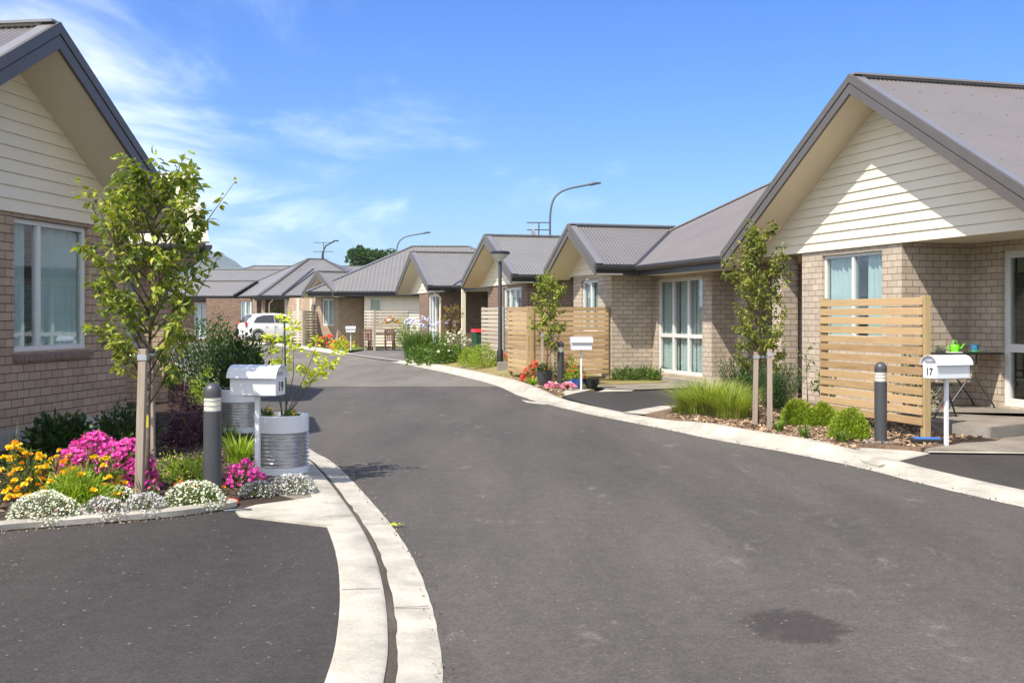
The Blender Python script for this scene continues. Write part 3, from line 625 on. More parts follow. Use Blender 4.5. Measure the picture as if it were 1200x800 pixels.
def gable_roof(root, fr, ac, hw, b0, b1, bw, ze, zr, clad_z, mat='roof', pitch=.076, board=.15, ends=(True, True), hw_c=None, caps=True, fascia='fascia', wall_half=None, ac_w=None):
    """front gable: ridge runs back from b0 to b1; clad triangle on the wall plane bw"""
    th = .03
    for k, sgn in enumerate((-1, 1)):
        r = MB(); corr(r, [fr(ac + sgn * hw, b0, ze), fr(ac, b0, zr), fr(ac, b1, zr), fr(ac + sgn * hw, b1, ze)], pitch)
        r.build('roof', MT[mat], root, smooth=bool(pitch))
    c = MB(); edge_cap(c, fr(ac, b0 + .02, zr + .015), fr(ac, b1, zr + .015), .22, .03)
    for sgn in (-1, 1):
        # flashing that lies on the slope along the verge
        d = (fr(ac, b0, zr) - fr(ac + sgn * hw, b0, ze)).normalized(); n = d.cross(fr.v.to_3d()); n = n if n.z > 0 else -n
        a = fr(ac + sgn * (hw + .01), b0 + .09, ze - .006) + n * .03; bq = fr(ac, b0 + .09, zr) + n * .03
        c.beam(a, bq, .20, .018, up=n)
    c.build('ridge_cap', MT['flash'], root)
    # barge boards: upper flashing face and lower fascia with a shadow line
    for sgn in (-1, 1):
        b_ = MB(); slope = (zr - ze) / hw
        def q(da, b, z): return fr(ac + sgn * da, b, z)
        for (z_hi, z_lo, bo) in ((.045, -.085, -.022), (-.087, -.105, -.004), (-.107, -.255, -.012)):
            A = [q(hw + .02, b0 + bo, ze + z_hi), q(0, b0 + bo, zr + z_hi), q(0, b0 + bo, zr + z_lo), q(hw + .02, b0 + bo, ze + z_lo)]
            B = [q(hw + .02, b0 + .03, ze + z_hi), q(0, b0 + .03, zr + z_hi), q(0, b0 + .03, zr + z_lo), q(hw + .02, b0 + .03, ze + z_lo)]
            b_.add(A + B, [(0, 1, 2, 3), (7, 6, 5, 4), (0, 4, 5, 1), (1, 5, 6, 2), (2, 6, 7, 3), (3, 7, 4, 0)])
        b_.build('barge_board', MT[fascia], root)
    # raking soffit under the verge, following the slope
    so = MB(); dz = -.235
    for sgn in (-1, 1):
        A = [fr(ac + sgn * hw, b0 + .03, ze + dz), fr(ac, b0 + .03, zr + dz), fr(ac, bw + .05, zr + dz), fr(ac + sgn * hw, bw + .05, ze + dz)]
        so.add(A + [p + Vector((0, 0, .03)) for p in A], [(0, 1, 2, 3), (4, 5, 6, 7), (0, 4, 7, 3)])
    so.build('soffit', MT['soffit'], root)
    # weatherboards
    cl = MB(); z = clad_z; slope = (zr - ze) / hw; first = True
    while True:
        z1 = z + board
        def half(zz): return min(hw + 0.0, (zr + dz + .02 - zz) / slope)
        h0 = half(z); h1 = half(z1)
        if h0 <= .03: break
        h1 = max(h1, .005)
        lo = bw - .034; hi = bw - .014
        top = min(z1, zr + dz + .02)
        v = [fr(ac - h0, lo, z), fr(ac + h0, lo, z), fr(ac + h1, hi, top), fr(ac - h1, hi, top), fr(ac - h0, bw + .08, z), fr(ac + h0, bw + .08, z)]
        cl.add(v, [(0, 1, 2, 3), (1, 0, 4, 5)])
        z = z1
    cl.build('weatherboards', MT['clad'], root)
    return root
def eave(root, p0, p1, z, out, mat='gutter', soffit_w=.6, sw=True, soffit_z=None):
    """quad gutter + fascia along an eave; out = 2D outward direction"""
    o = Vector((out[0], out[1], 0)); p0 = Vector((p0[0], p0[1], z)); p1 = Vector((p1[0], p1[1], z)); g = MB()
    d = (p1 - p0).normalized()
    prof = [(0, -.02), (.11, -.02), (.125, -.03), (.12, -.075), (.09, -.125), (0, -.13)]
    A = [p0 + o * a + Vector((0, 0, b)) for a, b in prof]; B = [p1 + o * a + Vector((0, 0, b)) for a, b in prof]; n = len(prof)
    g.add(A + B, [(i, (i + 1) % n, (i + 1) % n + n, i + n) for i in range(n)] + [tuple(range(n)), tuple(range(n, 2 * n))])
    g.build('gutter', MT[mat], root)
    f = MB(); f.add([p0 + o * a + Vector((0, 0, b)) for a, b in ((-.003, -.0), (-.003, -.24), (-.03, -.24), (-.03, 0))] + [p1 + o * a + Vector((0, 0, b)) for a, b in ((-.003, -.0), (-.003, -.24), (-.03, -.24), (-.03, 0))], [(0, 1, 5, 4), (1, 2, 6, 5), (2, 3, 7, 6), (3, 0, 4, 7), (0, 3, 2, 1), (4, 5, 6, 7)])
    f.build('fascia', MT[mat], root)
    if sw:
        s = MB(); zs = -.225; s.add([p0 + o * -.03 + Vector((0, 0, zs)), p1 + o * -.03 + Vector((0, 0, zs)), p1 - o * soffit_w + Vector((0, 0, zs)), p0 - o * soffit_w + Vector((0, 0, zs))], [(0, 1, 2, 3)])
        s.build('soffit', MT['soffit'], root)
def door(root, p0, p1, s0, s1, z0, z1, side=1, full=False, setback=.06):
    """glazed door: white frame, mid rail, handle"""
    fo = window(root, p0, p1, s0, s1, z0, z1, side, mull=(), trans=(.85,), curtain=None, setback=setback, fw=.11, name='door')
    p = Vector(p0); d = (Vector(p1) - p).normalized(); nb = Vector((d.y, -d.x)) * side
    h = MB(); q = p + d * (s0 + .065) - nb * (.0 - setback + .03)
    h.box((q.x, q.y, z0 + 1.05), (.03, .03, .24), rz=math.atan2(d.y, d.x)); h.build('handle', MT['flash'], fo)
    return fo
def downpipe(root, x, y, z, ox, oy):
    m = MB(); m.tube([(x + ox * .5, y + oy * .5, z), (x + ox * .5, y + oy * .5, z - .12), (x, y, z - .3), (x, y, .1)], .04, 8)
    m.build('downpipe', MT['soffit'], root, smooth='auto')

# gently rising lawn between the far kerb and the houses
lb = MB(); ks = [p for p in kb(25, 38, .46)][::4]; mrows = 8; vs = []
for p in ks:
    a_ = p[0] * RF.u.x + p[1] * RF.u.y; q = RF(a_, 9.6); rise = .22 * max(0, min(1, (p[1] - 25) / 5))
    for j in range(mrows + 1):
        t = j / mrows; vs.append((p[0] + (q[0] - p[0]) * t, p[1] + (q[1] - p[1]) * t, .084 + rise * min(1, t * 1.8) ** 1.2))
lb.add(vs, [(i * (mrows + 1) + j, i * (mrows + 1) + j + 1, (i + 1) * (mrows + 1) + j + 1, (i + 1) * (mrows + 1) + j) for i in range(len(ks) - 1) for j in range(mrows)])
o = lb.build('lawn_bank', MT['drylawn'], smooth=True)
if o.data.polygons[0].normal.z < 0: o.data.flip_normals()
struct(o)

# contraction joints cut across the kerbs
def joints(path, o0, o1, zf, step, ph):
    d = ph; mb = MB(); tot = 0
    for a, b in zip(path, path[1:]):
        L = math.dist(a, b); tot += L
        if tot >= d:
            d += step; t = Vector((b[0] - a[0], b[1] - a[1])).normalized(); n_ = Vector((t.y, -t.x)); p = Vector(b)
            P = [(o0 + (o1 - o0) * k / 6) for k in range(7)]; w2 = t * .004
            for u0, u1 in zip(P, P[1:]):
                A = p + n_ * u0; B = p + n_ * u1; mb.add([(A.x - w2.x, A.y - w2.y, zf(u0)), (B.x - w2.x, B.y - w2.y, zf(u1)), (B.x + w2.x, B.y + w2.y, zf(u1)), (A.x + w2.x, A.y + w2.y, zf(u0))], [(0, 1, 2, 3)])
    struct(mb.build('kerb_joint', MT['seal']))
lpth = dense([p for p in LEs if 2 < p[1] < 13], .1)
joints(lpth, 0, -.18, lambda u: .018, 2.4, 1.0)
joints(lpth, -.245, -.455, lambda u: .0535, 2.4, 1.3)

# silt and leaf litter that gathers in the gutters
def gutter_litter(path, o0, o1, y0, y1, n, z, lab):
    q = [p for p in path if y0 <= p[1] <= y1]; poly = offs(q, o0) + offs(q, o1)[::-1]
    chips('leaf_litter', MT['grit'], poly, n, z, .011, lab, 'litter')
gutter_litter(dense(REs), -.14, .04, 5, 21, 420, .006, 'scattered leaf litter along the right hand gutter')
gutter_litter(dense(LEs), .08, -.03, 3.5, 13, 200, .006, 'scattered leaf litter along the left hand gutter')
# ================================================================ right-hand duplex (number 17 and neighbour)
FL = .24                                            # floor level
def xy(p): return (p[0], p[1])
D1 = thing('house', 'pale brick house on the right with a broad cream gable and a glazed porch door', 'house', RF(14.8, 12, 0), world=True)
ub = Vector(RF(1, 0)); vb = Vector(RF(0, 1))
CZ = 2.66                                           # underside of the gable boards
bw = 10.25
W = MB()
# front wall with window (travel down the street, back is to the right)
wall(W, RF(14.4, bw), RF(17.24, bw), -.04, CZ, .25, [(.5, 2.2, FL + .95, 2.58)], side=1)
# return wall facing the camera, porch back wall with door
wall(W, RF(14.4 + .0, bw + .252), RF(14.4, 11.46), -.04, CZ, .25, side=-1)
wall(W, RF(10.0, 11.46), RF(14.65, 11.46), -.04, CZ, .25, [(1.7, 3.72, FL, 2.52)], side=1)
# recess between porch column and the far wing
wall(W, RF(17.24, bw + .252), RF(17.24, 12.2), -.04, CZ, .25, side=1)
wall(W, RF(17.0, 12.2), RF(21.4, 12.2), -.04, CZ, .25, side=1)
wall(W, RF(20.6, 11.0), RF(21.2, 11.0), -.04, CZ, .25, side=1)
wall(W, RF(20.6, 11.252), RF(20.6, 12.2), -.04, CZ, .25, side=-1)
wall(W, RF(21.2, 10.47 + .252), RF(21.2, 10.998), -.04, CZ, .25, side=-1)
wall(W, RF(21.2, 10.47), RF(24.3 + .02, 10.47), -.04, CZ, .25, [(.44, 2.84, FL + .02, 2.42)], side=1)
wall(W, RF(24.3, 9.43 + .252), RF(24.3, 10.468), -.04, CZ, .25, side=-1)
wall(W, RF(24.3, 9.43), RF(27.0, 9.43), -.04, CZ, .25, [(.9, 2.1, FL + .95, 2.46)], side=1)
wall(W, RF(27.0, 9.682), RF(27.0, 20), -.04, CZ, .25, side=1)
wall(W, RF(9.75, 11.46), RF(9.75, 20), -.04, CZ, .25, side=-1)
wall(W, RF(9.75, 20), RF(27.0, 20), -.04, CZ, .25, side=-1)
W.build('wall', MT['brick_pale'], D1)
col = MB(); wall(col, RF(17.95, bw), RF(18.28, bw), -.04, CZ, .33, side=1); col.build('porch_column', MT['brick_pale'], D1)
wA = window(D1, RF(14.4, bw), RF(17.24, bw), .5, 2.2, FL + .95, 2.58, mull=(.86,), gaps=[(.5, 1.15), (1.32, 2.2)])
# the nearer sash stands ajar (top hung)
wB = window(D1, RF(21.2, 10.47), RF(24.3, 10.47), .44, 2.84, FL + .02, 2.42, mull=(.8, 1.6), trans=(.86,), gaps=[(.44, 1.02), (1.12, 1.86), (1.95, 2.84)], fw=.075)
wC = window(D1, RF(24.3, 9.43), RF(27.0, 9.43), .9, 2.1, FL + .95, 2.46, mull=(.6,), fw=.07)
dA = door(D1, RF(10.0, 11.46), RF(14.65, 11.46), 1.7, 3.72, FL, 2.52)
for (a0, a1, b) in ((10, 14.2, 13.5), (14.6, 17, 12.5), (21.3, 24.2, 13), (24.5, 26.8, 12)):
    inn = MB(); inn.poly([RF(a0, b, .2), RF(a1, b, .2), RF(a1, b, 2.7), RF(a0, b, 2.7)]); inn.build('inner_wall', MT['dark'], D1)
fd = MB(); q = RF(18.6, 12.13); wall(fd, RF(18.6, 12.15), RF(19.6, 12.15), FL, 2.3, .045, side=1); fdo = fd.build('door', MT['fascia'], D1, bevel=.004)
hh = MB(); p = RF(18.72, 12.1); hh.box((p[0], p[1], 1.25), (.03, .1, .03)); hh.build('handle', MT['flash'], fdo)
# flat ceilings over porch and recess
for (a0, a1, b0_, b1_) in ((9.9, 14.4, bw - .01, 11.46), (17.24, 18.6, bw, 12.2), (18.6, 21.2, 10.2, 12.2)):
    s = MB(); A = [RF(a0, b0_, CZ + .005), RF(a1, b0_, CZ + .005), RF(a1, b1_, CZ + .005), RF(a0, b1_, CZ + .005)]; s.add(A + [p + Vector((0, 0, .03)) for p in A], [(0, 1, 2, 3), (4, 5, 6, 7)]); s.build('soffit', MT['soffit'], D1)
gable_roof(D1, RF, 14.77, 4.24, 9.6, 14.3, bw, 2.72, 5.19, CZ, pitch=.076)
gable_roof(D1, RF, 25.6, 1.88, 8.8, 11.6, 9.43, 2.74, 3.77, 2.58, pitch=.085)
EB = 9.82; ZE = 2.72; TP = (5.95 - ZE) / 5.6
VB = EB + (5.19 - ZE) / TP
mr_ = MB(); corr(mr_, [RF(19.0, EB, ZE), RF(27.15, EB, ZE), RF(27.15 - 5.6, EB + 5.6, 5.95), RF(14.77, EB + 5.6, 5.95), RF(14.77, VB, 5.19)], .076)
corr(mr_, [RF(9.0, EB, ZE), RF(10.54, EB, ZE), RF(14.77, VB, 5.19), RF(14.77, EB + 5.6, 5.95), RF(14.6, EB + 5.6, 5.95)], .076); mr_.build('roof', MT['roof'], D1, smooth=True)
mr_ = MB(); corr(mr_, [RF(27.15, EB, ZE), RF(27.15, EB + 11.2, ZE), RF(27.15 - 5.6, EB + 5.6, 5.95)], .15, seg=4); mr_.build('roof', MT['roof'], D1, smooth=True)
mr_ = MB(); corr(mr_, [RF(9.0, EB, ZE), RF(9.0, EB + 11.2, ZE), RF(14.6, EB + 5.6, 5.95)], .15, seg=4); corr(mr_, [RF(9.0, EB + 11.2, ZE), RF(27.15, EB + 11.2, ZE), RF(27.15 - 5.6, EB + 5.6, 5.95), RF(14.6, EB + 5.6, 5.95)], .15, seg=4)
mr_.build('roof', MT['roof'], D1, smooth=True)
cp = MB(); edge_cap(cp, RF(27.15, EB, ZE), RF(27.15 - 5.6, EB + 5.6, 5.95), .2); edge_cap(cp, RF(21.55, EB + 5.6, 5.95), RF(14.6, EB + 5.6, 5.95), .25); cp.build('ridge_cap', MT['flash'], D1)
# valley gutter of the small gable
vl = MB(); vl.beam(RF(23.72, EB, ZE + .03), RF(25.6, EB + 1.8, 3.77 + .02), .12, .03); vl.build('valley', MT['gutter'], D1)
eave(D1, RF(18.95, EB), RF(23.66, EB), ZE, -vb, soffit_w=.68)
eave(D1, RF(23.72, 8.8), RF(23.72, EB), 2.74, -ub, soffit_w=.6)
eave(D1, RF(10.53, 9.6), RF(10.53, 13.5), 2.72, -ub, soffit_w=1.0, sw=False)
sf = MB(); p = [RF(19.0, 9.6, 2.46), RF(19.0, 9.9, 2.46), RF(17.3, 9.9, 2.46), RF(17.3, 9.6, 2.46)]
fdn = MB(); wall(fdn, RF(21.15, 10.44), RF(24.35, 10.44), .0, .16, .03, side=1); fdn.build('foundation', MT['concrete_grey'], D1)
# porch slab
pc = [G(1088, 510, .03), G(1160, 517.5, .03), G(1205, 513, .03)]
sl = MB(); c0, c1, c2 = pc
far_ = [RF(8, 13)[0:2], RF(10, 11.46)[0:2]]
sl.prism([c0, c1, c2, (c2[0] + 3.2, c2[1] + 1.0), RF(11.0, 12.0), RF(14.4, 11.5), RF(14.4, 10.3), RF(13.6, 9.6)], .0, FL - .03)
sl.build('porch_slab', MT['aggregate'], D1)
st = MB(); st.beam((c0[0], c0[1], .1), (c1[0], c1[1], .1), .02, .20); st.beam((c1[0], c1[1], .1), (c2[0], c2[1], .1), .02, .20); st.beam((c2[0], c2[1], .1), (c2[0] + 3.2, c2[1] + 1.0, .1), .02, .2)
st.build('slab_edge', MT['concrete_grey'], D1)
# vent pegs (roof screws) rows on the near gable slope
sc = MB()
for i in range(9):
    for j in range(5):
        t = .16 + j * .18; a = 14.77 - 4.24 * (1 - t); z = 2.72 + (5.19 - 2.72) * t
        sc.lathe([(.018, 0), (.018, .02), (.006, .03)], 6, RF(a, 10.0 + i * .456, z + .018))
struct(sc.build('roof_screw', MT['flash'], D1), 'stuff')

# ================================================================ second duplex on the right (two small gables)
D2 = thing('house', 'red-brown brick house with two cream gables beyond the black lamp post', 'house', RF(40, 12, 0), world=True)
B2 = 'brick_red'
def small_unit(root, ac, hw, zr, aw0, aw1, win, mat, full=False, bg=8.8, bwl=9.43, eb=9.9, rf='roof_warm', pitch=.10):
    gable_roof(root, RF, ac, hw, bg, eb + (zr - 2.76) / .5 + .3, bwl, 2.76, zr, 2.55, mat=rf, pitch=pitch)
    eave(root, RF(ac - hw, bg), RF(ac - hw, eb), 2.76, -ub, soffit_w=.7)
    Wm = MB(); z0 = FL + (.05 if full else .9)
    wall(Wm, RF(aw0, bwl), RF(aw1, bwl), -.04, 2.6, .25, [(win[0], win[1], z0, 2.45)], side=1)
    wall(Wm, RF(aw0, bwl + .252), RF(aw0, eb + 1.6), -.04, 2.7, .25, side=-1)
    wall(Wm, RF(aw1, bwl + .252), RF(aw1, eb + 1.6), -.04, 2.7, .25, side=1)
    Wm.build('wall', MT[mat], root)
    w_ = win[1] - win[0]
    window(root, RF(aw0, bwl), RF(aw1, bwl), win[0], win[1], z0, 2.45, mull=(w_ * .36, w_ * .68), trans=(.7,) if full else (), curtain='blind', fw=.08)
small_unit(D2, 33.67, 3.03, 4.09, 31.1, 35.6, (.6, 2.6), B2)
small_unit(D2, 45.9, 3.45, 4.26, 43.0, 47.2, (.5, 2.3), B2, full=True)
Wm = MB(); wall(Wm, RF(35.85, 11.4), RF(42.75, 11.4), -.04, 2.6, .25, [(1.2, 2.2, FL, 2.35)], side=1); wall(Wm, RF(31.1, 11.4), RF(31.1, 20), -.04, 2.6, .25, side=-1); wall(Wm, RF(47.2, 11.4), RF(47.2, 20), -.04, 2.6, .25, side=1); wall(Wm, RF(31.1, 20), RF(47.2, 20), -.04, 2.6, .25, side=-1); Wm.build('wall', MT['brick_red'], D2)
pdm = MB(); wall(pdm, RF(35.85, 11.38), RF(42.75, 11.38), FL, 2.35, .05, [(0, 1.25, FL, 2.36), (2.15, 6.9, FL, 2.36)], side=1); pdm.build('door', MT['soffit'], D2)
for (a, b) in ((36.2, 9.9), (41.0, 9.9)):
    pm = MB(); p = RF(a, b); pm.box((p[0], p[1], 1.35), (.14, .14, 2.5), rz=math.atan2(ub.y, ub.x)); pm.build('porch_post', MT['soffit'], D2)
zr2 = 4.25; r2 = (zr2 - 2.76) / .5
m = MB(); corr(m, [RF(30.6, 9.9, 2.76), RF(49.2, 9.9, 2.76), RF(49.2 - r2, 9.9 + r2, zr2), RF(30.6 + r2, 9.9 + r2, zr2)], .12, seg=4)
corr(m, [RF(49.2, 9.9, 2.76), RF(49.2, 9.9 + 2 * r2, 2.76), RF(49.2 - r2, 9.9 + r2, zr2)], .2, seg=4); corr(m, [RF(30.6, 9.9, 2.76), RF(30.6, 9.9 + 2 * r2, 2.76), RF(30.6 + r2, 9.9 + r2, zr2)], .2, seg=4)
corr(m, [RF(30.6, 9.9 + 2 * r2, 2.76), RF(49.2, 9.9 + 2 * r2, 2.76), RF(49.2 - r2, 9.9 + r2, zr2), RF(30.6 + r2, 9.9 + r2, zr2)], .2, seg=4)
m.build('roof', MT['roof_warm'], D2, smooth=True)
m = MB(); edge_cap(m, RF(49.2, 9.9, 2.76), RF(49.2 - r2, 9.9 + r2, zr2), .2); edge_cap(m, RF(30.6, 9.9, 2.76), RF(30.6 + r2, 9.9 + r2, zr2), .2); edge_cap(m, RF(30.6 + r2, 9.9 + r2, zr2), RF(49.2 - r2, 9.9 + r2, zr2)); m.build('ridge_cap', MT['flash'], D2)
for (a_, zr_) in ((33.67, 4.09), (45.9, 4.26)):
    hw_ = 3.03 if a_ < 40 else 3.45
    m = MB(); m.beam(RF(a_ - hw_, 9.9, 2.8), RF(a_, 9.9 + (zr_ - 2.76) / .5, zr_ + .03), .14, .03); m.build('valley', MT['gutter'], D2)
eave(D2, RF(36.7, 9.9), RF(42.45, 9.9), 2.76, -vb, soffit_w=1.4)
p = RF(42.6, 9.35); downpipe(D2, p[0], p[1], 2.6, vb.x * -.5, vb.y * -.5)

# ================================================================ generic far hip building in world coordinates
def hip_block(root, c, ang, lx, ly, ze, tp, mat='roof_warm', wallmat='brick_red', over=.6, pitch=.2, gcol='gutter', walls=True):
    """hip roof over a rectangle centred c, long side lx turned by ang"""
    ux = Vector((math.cos(ang), math.sin(ang))); uy = Vector((-ux.y, ux.x)); c = Vector(c)
    def q(x, y, z): v = c + ux * x + uy * y; return Vector((v.x, v.y, z))
    hx, hy = lx / 2, ly / 2; zr = ze + tp * hy; r = hx - hy
    A, B, C_, D = q(-hx, -hy, ze), q(hx, -hy, ze), q(hx, hy, ze), q(-hx, hy, ze); R1, R2 = q(-r, 0, zr), q(r, 0, zr)
    m = MB()
    for P in ([A, B, R2, R1], [B, C_, R2], [C_, D, R1, R2], [D, A, R1]): corr(m, P, pitch, .012, 4)
    m.build('roof', MT[mat], root, smooth=True)
    m = MB()
    for a, b in ((A, R1), (D, R1), (B, R2), (C_, R2), (R1, R2)): edge_cap(m, a, b, .22)
    m.build('ridge_cap', MT['flash'], root)
    for a, b, o in ((A, B, -uy), (B, C_, ux), (C_, D, uy), (D, A, -ux)): eave(root, a, b, ze, o, mat=gcol, soffit_w=over)
    if walls:
        m = MB(); w_ = over
        pts = [q(-hx + w_, -hy + w_, 0), q(hx - w_, -hy + w_, 0), q(hx - w_, hy - w_, 0), q(-hx + w_, hy - w_, 0)]
        return q, pts
    return q, None
# third house on the right: frontal eave, cream boarded wall, own small gable turned to the bend
D3 = thing('house', 'house at the bend with a cream boarded wall and one small cream gable', 'house', (-6, 60, 0), world=True)
q, pts = hip_block(D3, (-3.8, 58.9), rad(2), 12.6, 9.6, 2.78, .52)
x0 = AX(427, 54.4); x1 = AX(500, 54.4)
m = MB(); z = .1
while z < 2.55:
    m.add([(x0, 54.36, z), (x1, 54.5, z), (x1, 54.53, z + .15), (x0, 54.39, z + .15)], [(0, 1, 2, 3)]); z += .15
m.build('weatherboards', MT['clad'], D3)
m = MB(); wall(m, (x0, 54.6), (x1, 54.74), -.04, 2.6, .2, side=-1); wall(m, (x0, 54.45), (x0, 63), -.04, 2.6, .2, side=1); m.build('wall', MT['soffit'], D3)
window(D3, (x0, 54.36), (x1, 54.5), .28, .80, 1.0, 2.45, side=-1, curtain=None, setback=-.05, fw=.04)
m = MB(); wall(m, (AX(395, 55.5), 55.3), (x0 - .01, 55.5), -.04, 2.6, .2, side=-1); wall(m, (AX(395, 55.5), 55.3), (AX(395, 55.5), 62), -.04, 2.6, .2, side=1); m.build('wall', MT['brick_red'], D3)
# its small gable
F5 = Frame(-.56, .83, 1)
A5 = Vector((AX(390, 53.8), 53.8)); a5 = A5.dot(F5.u); b5 = A5.dot(F5.v)
gable_roof(D3, F5, a5 + 1.85, 1.85, b5, b5 + 4.2, b5 + .6, 2.74, 3.80, 2.55, mat='roof_warm', pitch=.15)
eave(D3, F5(a5, b5), F5(a5, b5 + 3.5), 2.74, -F5.u, soffit_w=.6)
m = MB(); wall(m, F5(a5 + .7, b5 + .6), F5(a5 + 3.4, b5 + .6), -.04, 2.6, .2, [(.5, 1.9, 1.1, 2.45)], side=1); wall(m, F5(a5 + .7, b5 + .81), F5(a5 + .7, b5 + 4), -.04, 2.6, .2, side=-1)
m.build('wall', MT['brick_brown'], D3)
window(D3, F5(a5 + .7, b5 + .6), F5(a5 + 3.4, b5 + .6), .5, 1.9, 1.1, 2.45, mull=(.7,), fw=.08, curtain='blind')
m = MB(); wall(m, F5(a5 + 3.6, b5 + 1.6), F5(a5 + 9.5, b5 + 1.6), -.04, 2.6, .2, [(1.2, 2.6, .9, 2.3)], side=1); m.build('wall', MT['brick_brown'], D3)
window(D3, F5(a5 + 3.6, b5 + 1.6), F5(a5 + 9.5, b5 + 1.6), 1.2, 2.6, .9, 2.3, fw=.08, curtain=None)
for aa in (3.9, 5.6):
    pm = MB(); p = F5(a5 + aa, b5 + .6); pm.box((p[0], p[1], 1.3), (.14, .14, 2.4)); pm.build('porch_post', MT['soffit'], D3)
# low hip roof carrying on left of that gable
D4 = thing('house', 'far brick house with a broad hip roof behind the parked white car', 'house', (-16, 68, 0), world=True)
def faceted(root, faces, mat='roof_warm'):
    for P in faces:
        m = MB(); m.poly([Vector(p) for p in P]); o = m.build('roof', MT[mat], root)
P0 = (-14.2, 62.4, 2.76); P1 = (-17.6, 67.5, 2.76); PL = (-12.6, 68.6, 5.12); PR = (-11.7, 69, 5.12); P2_ = (-7.0, 62.2, 2.76); P3 = (-5.5, 74, 2.76); P4 = (-16.5, 76.5, 2.76)
V1 = (-12.9, 62.35, 2.76)
faceted(D4, [[P0, PL, P1], [P0, P2_, PR, PL], [P2_, P3, PR], [P3, P4, PL, PR], [P4, P1, PL]])
m = MB(); edge_cap(m, P0, PL, .2); edge_cap(m, PL, PR, .2); edge_cap(m, P1, PL, .2); edge_cap(m, PR, P2_, .2); m.build('ridge_cap', MT['fascia'], D4)
m = MB(); m.beam((-12.9, 62.3, 2.80), (-11.9, 66.5, 4.42), .14, .04); m.build('valley', MT['gutter'], D4)
eave(D4, P0, P2_, 2.76, (0, -1), soffit_w=.8); eave(D4, P1, P0, 2.76, (-.8, -.55), soffit_w=.5)
# dark line where the two roof faces of the left block meet
m = MB()
yy = 63.2; X = lambda px: AX(px, yy)
wall(m, (X(240), yy + .3), (X(372), yy + .3), -.04, 2.6, .25, [(X(280) - X(240), X(297) - X(240), FL, 2.45), (X(344) - X(240), X(354.5) - X(240), 1.1, 2.35)], side=-1)
m.build('wall', MT['brick_red'], D4)
window(D4, (X(240), yy + .3), (X(372), yy + .3), X(280) - X(240), X(297) - X(240), FL, 2.45, side=-1, mull=(.3, .6), trans=(.8,), curtain='blind', fw=.07)
window(D4, (X(240), yy + .3), (X(372), yy + .3), X(344) - X(240), X(354.5) - X(240), 1.1, 2.35, side=-1, curtain=None, fw=.06)
for px in (299, 309, 337, 341.5, 355.5):
    pm = MB(); wd = .22 if px in (299, 309) else .3; pm.box((X(px), yy, 1.35), (wd, .2, 2.5)); pm.build('porch_post', MT['brick_brown' if px < 320 else 'soffit'], D4)
p = (X(316), yy - .1); downpipe(D4, p[0], p[1], 2.6, .5, -.6)
# lowest hip at the left, and the roof behind it
D5 = thing('house', 'low brick house with grey roof at the far left below the hill', 'house', (-26, 66, 0), world=True)
faceted(D5, [[(-30, 64.9, 2.78), (-16.3, 65.0, 2.78), (-15.4, 67.2, 3.70), (-28, 67.4, 3.70)], [(-30, 70, 2.78), (-28, 67.4, 3.70), (-15.4, 67.2, 3.70), (-15.4, 70, 2.78)], [(-30, 64.9, 2.78), (-28, 67.4, 3.70), (-30, 70, 2.78)]])
m = MB(); edge_cap(m, (-28, 67.4, 3.7), (-15.4, 67.2, 3.7), .2); m.build('ridge_cap', MT['fascia'], D5)
m = MB(); m.beam((-16.3, 65, 2.82), (-15.4, 67.2, 3.74), .14, .04); m.build('valley', MT['gutter'], D5)
eave(D5, (-30, 64.9), (-16.3, 65), 2.78, (0, -1), soffit_w=.8)
faceted(D5, [[(-24.5, 73, 3.0), (-12, 73, 3.0), (-12, 78, 4.84), (-21.6, 78, 4.84)], [(-24.5, 73, 3.0), (-21.6, 78, 4.84), (-24.5, 83, 3.0)], [(-24.5, 83, 3.0), (-21.6, 78, 4.84), (-12, 78, 4.84), (-12, 83, 3.0)]])
m = MB(); edge_cap(m, (-21.6, 78, 4.84), (-12, 78, 4.84), .2); m.build('ridge_cap', MT['flash'], D5)
yy = 65.6
m = MB(); wall(m, (-29, yy), (X(268), yy + .3), -.04, 2.6, .25, [(29 + X(226), 29 + X(240), FL, 2.4)], side=-1); m.build('wall', MT['brick_red'], D5)
window(D5, (-29, yy), (X(268), yy + .3), 29 + X(226), 29 + X(240), FL, 2.4, side=-1, mull=(.35,), curtain='blind', fw=.08)
# roofs showing between the peaks further back
D6 = thing('house', 'grey roofed house behind the bend with only its ridge showing', 'house', (-8, 84, 0), world=True)
hip_block(D6, (-13.0, 80), rad(4), 22, 11, 3.1, .38)
m = MB(); wall(m, (-22, 76), (-4, 77), -.04, 3.0, .25, side=-1); m.build('wall', MT['brick_brown'], D6)

# ================================================================ left-hand house
DL = thing('house', 'brown brick house nearest on the left with a cream boarded gable above a curtained window', 'house', LF(11, 10, 0), world=True)
ul = Vector(LF(1, 0)); vl_ = Vector(LF(0, 1))
WZ = 2.77; lw = 7.51
m = MB()
wall(m, LF(8.0, lw), LF(14.47, lw), .26, WZ, .25, [(11.82 - 8.0, 13.46 - 8.0, 1.14, 2.70)], side=-1)
wall(m, LF(14.47, lw + .252), LF(14.47, 16), -.04, WZ, .25, side=-1)
wall(m, LF(8.0, lw + .252), LF(8.0, 16), -.04, WZ, .25, side=1)
wall(m, LF(8.0, 16), LF(14.47, 16), -.04, WZ, .25, side=1)
wall(m, LF(14.72, 9.9), LF(19.2, 9.9), -.04, WZ, .25, side=-1)
m.build('wall', MT['brick_brown'], DL)
m = MB(); wall(m, LF(7.95, lw - .04), LF(14.52, lw - .04), .0, .258, .3, side=-1); m.build('foundation', MT['concrete'], DL)
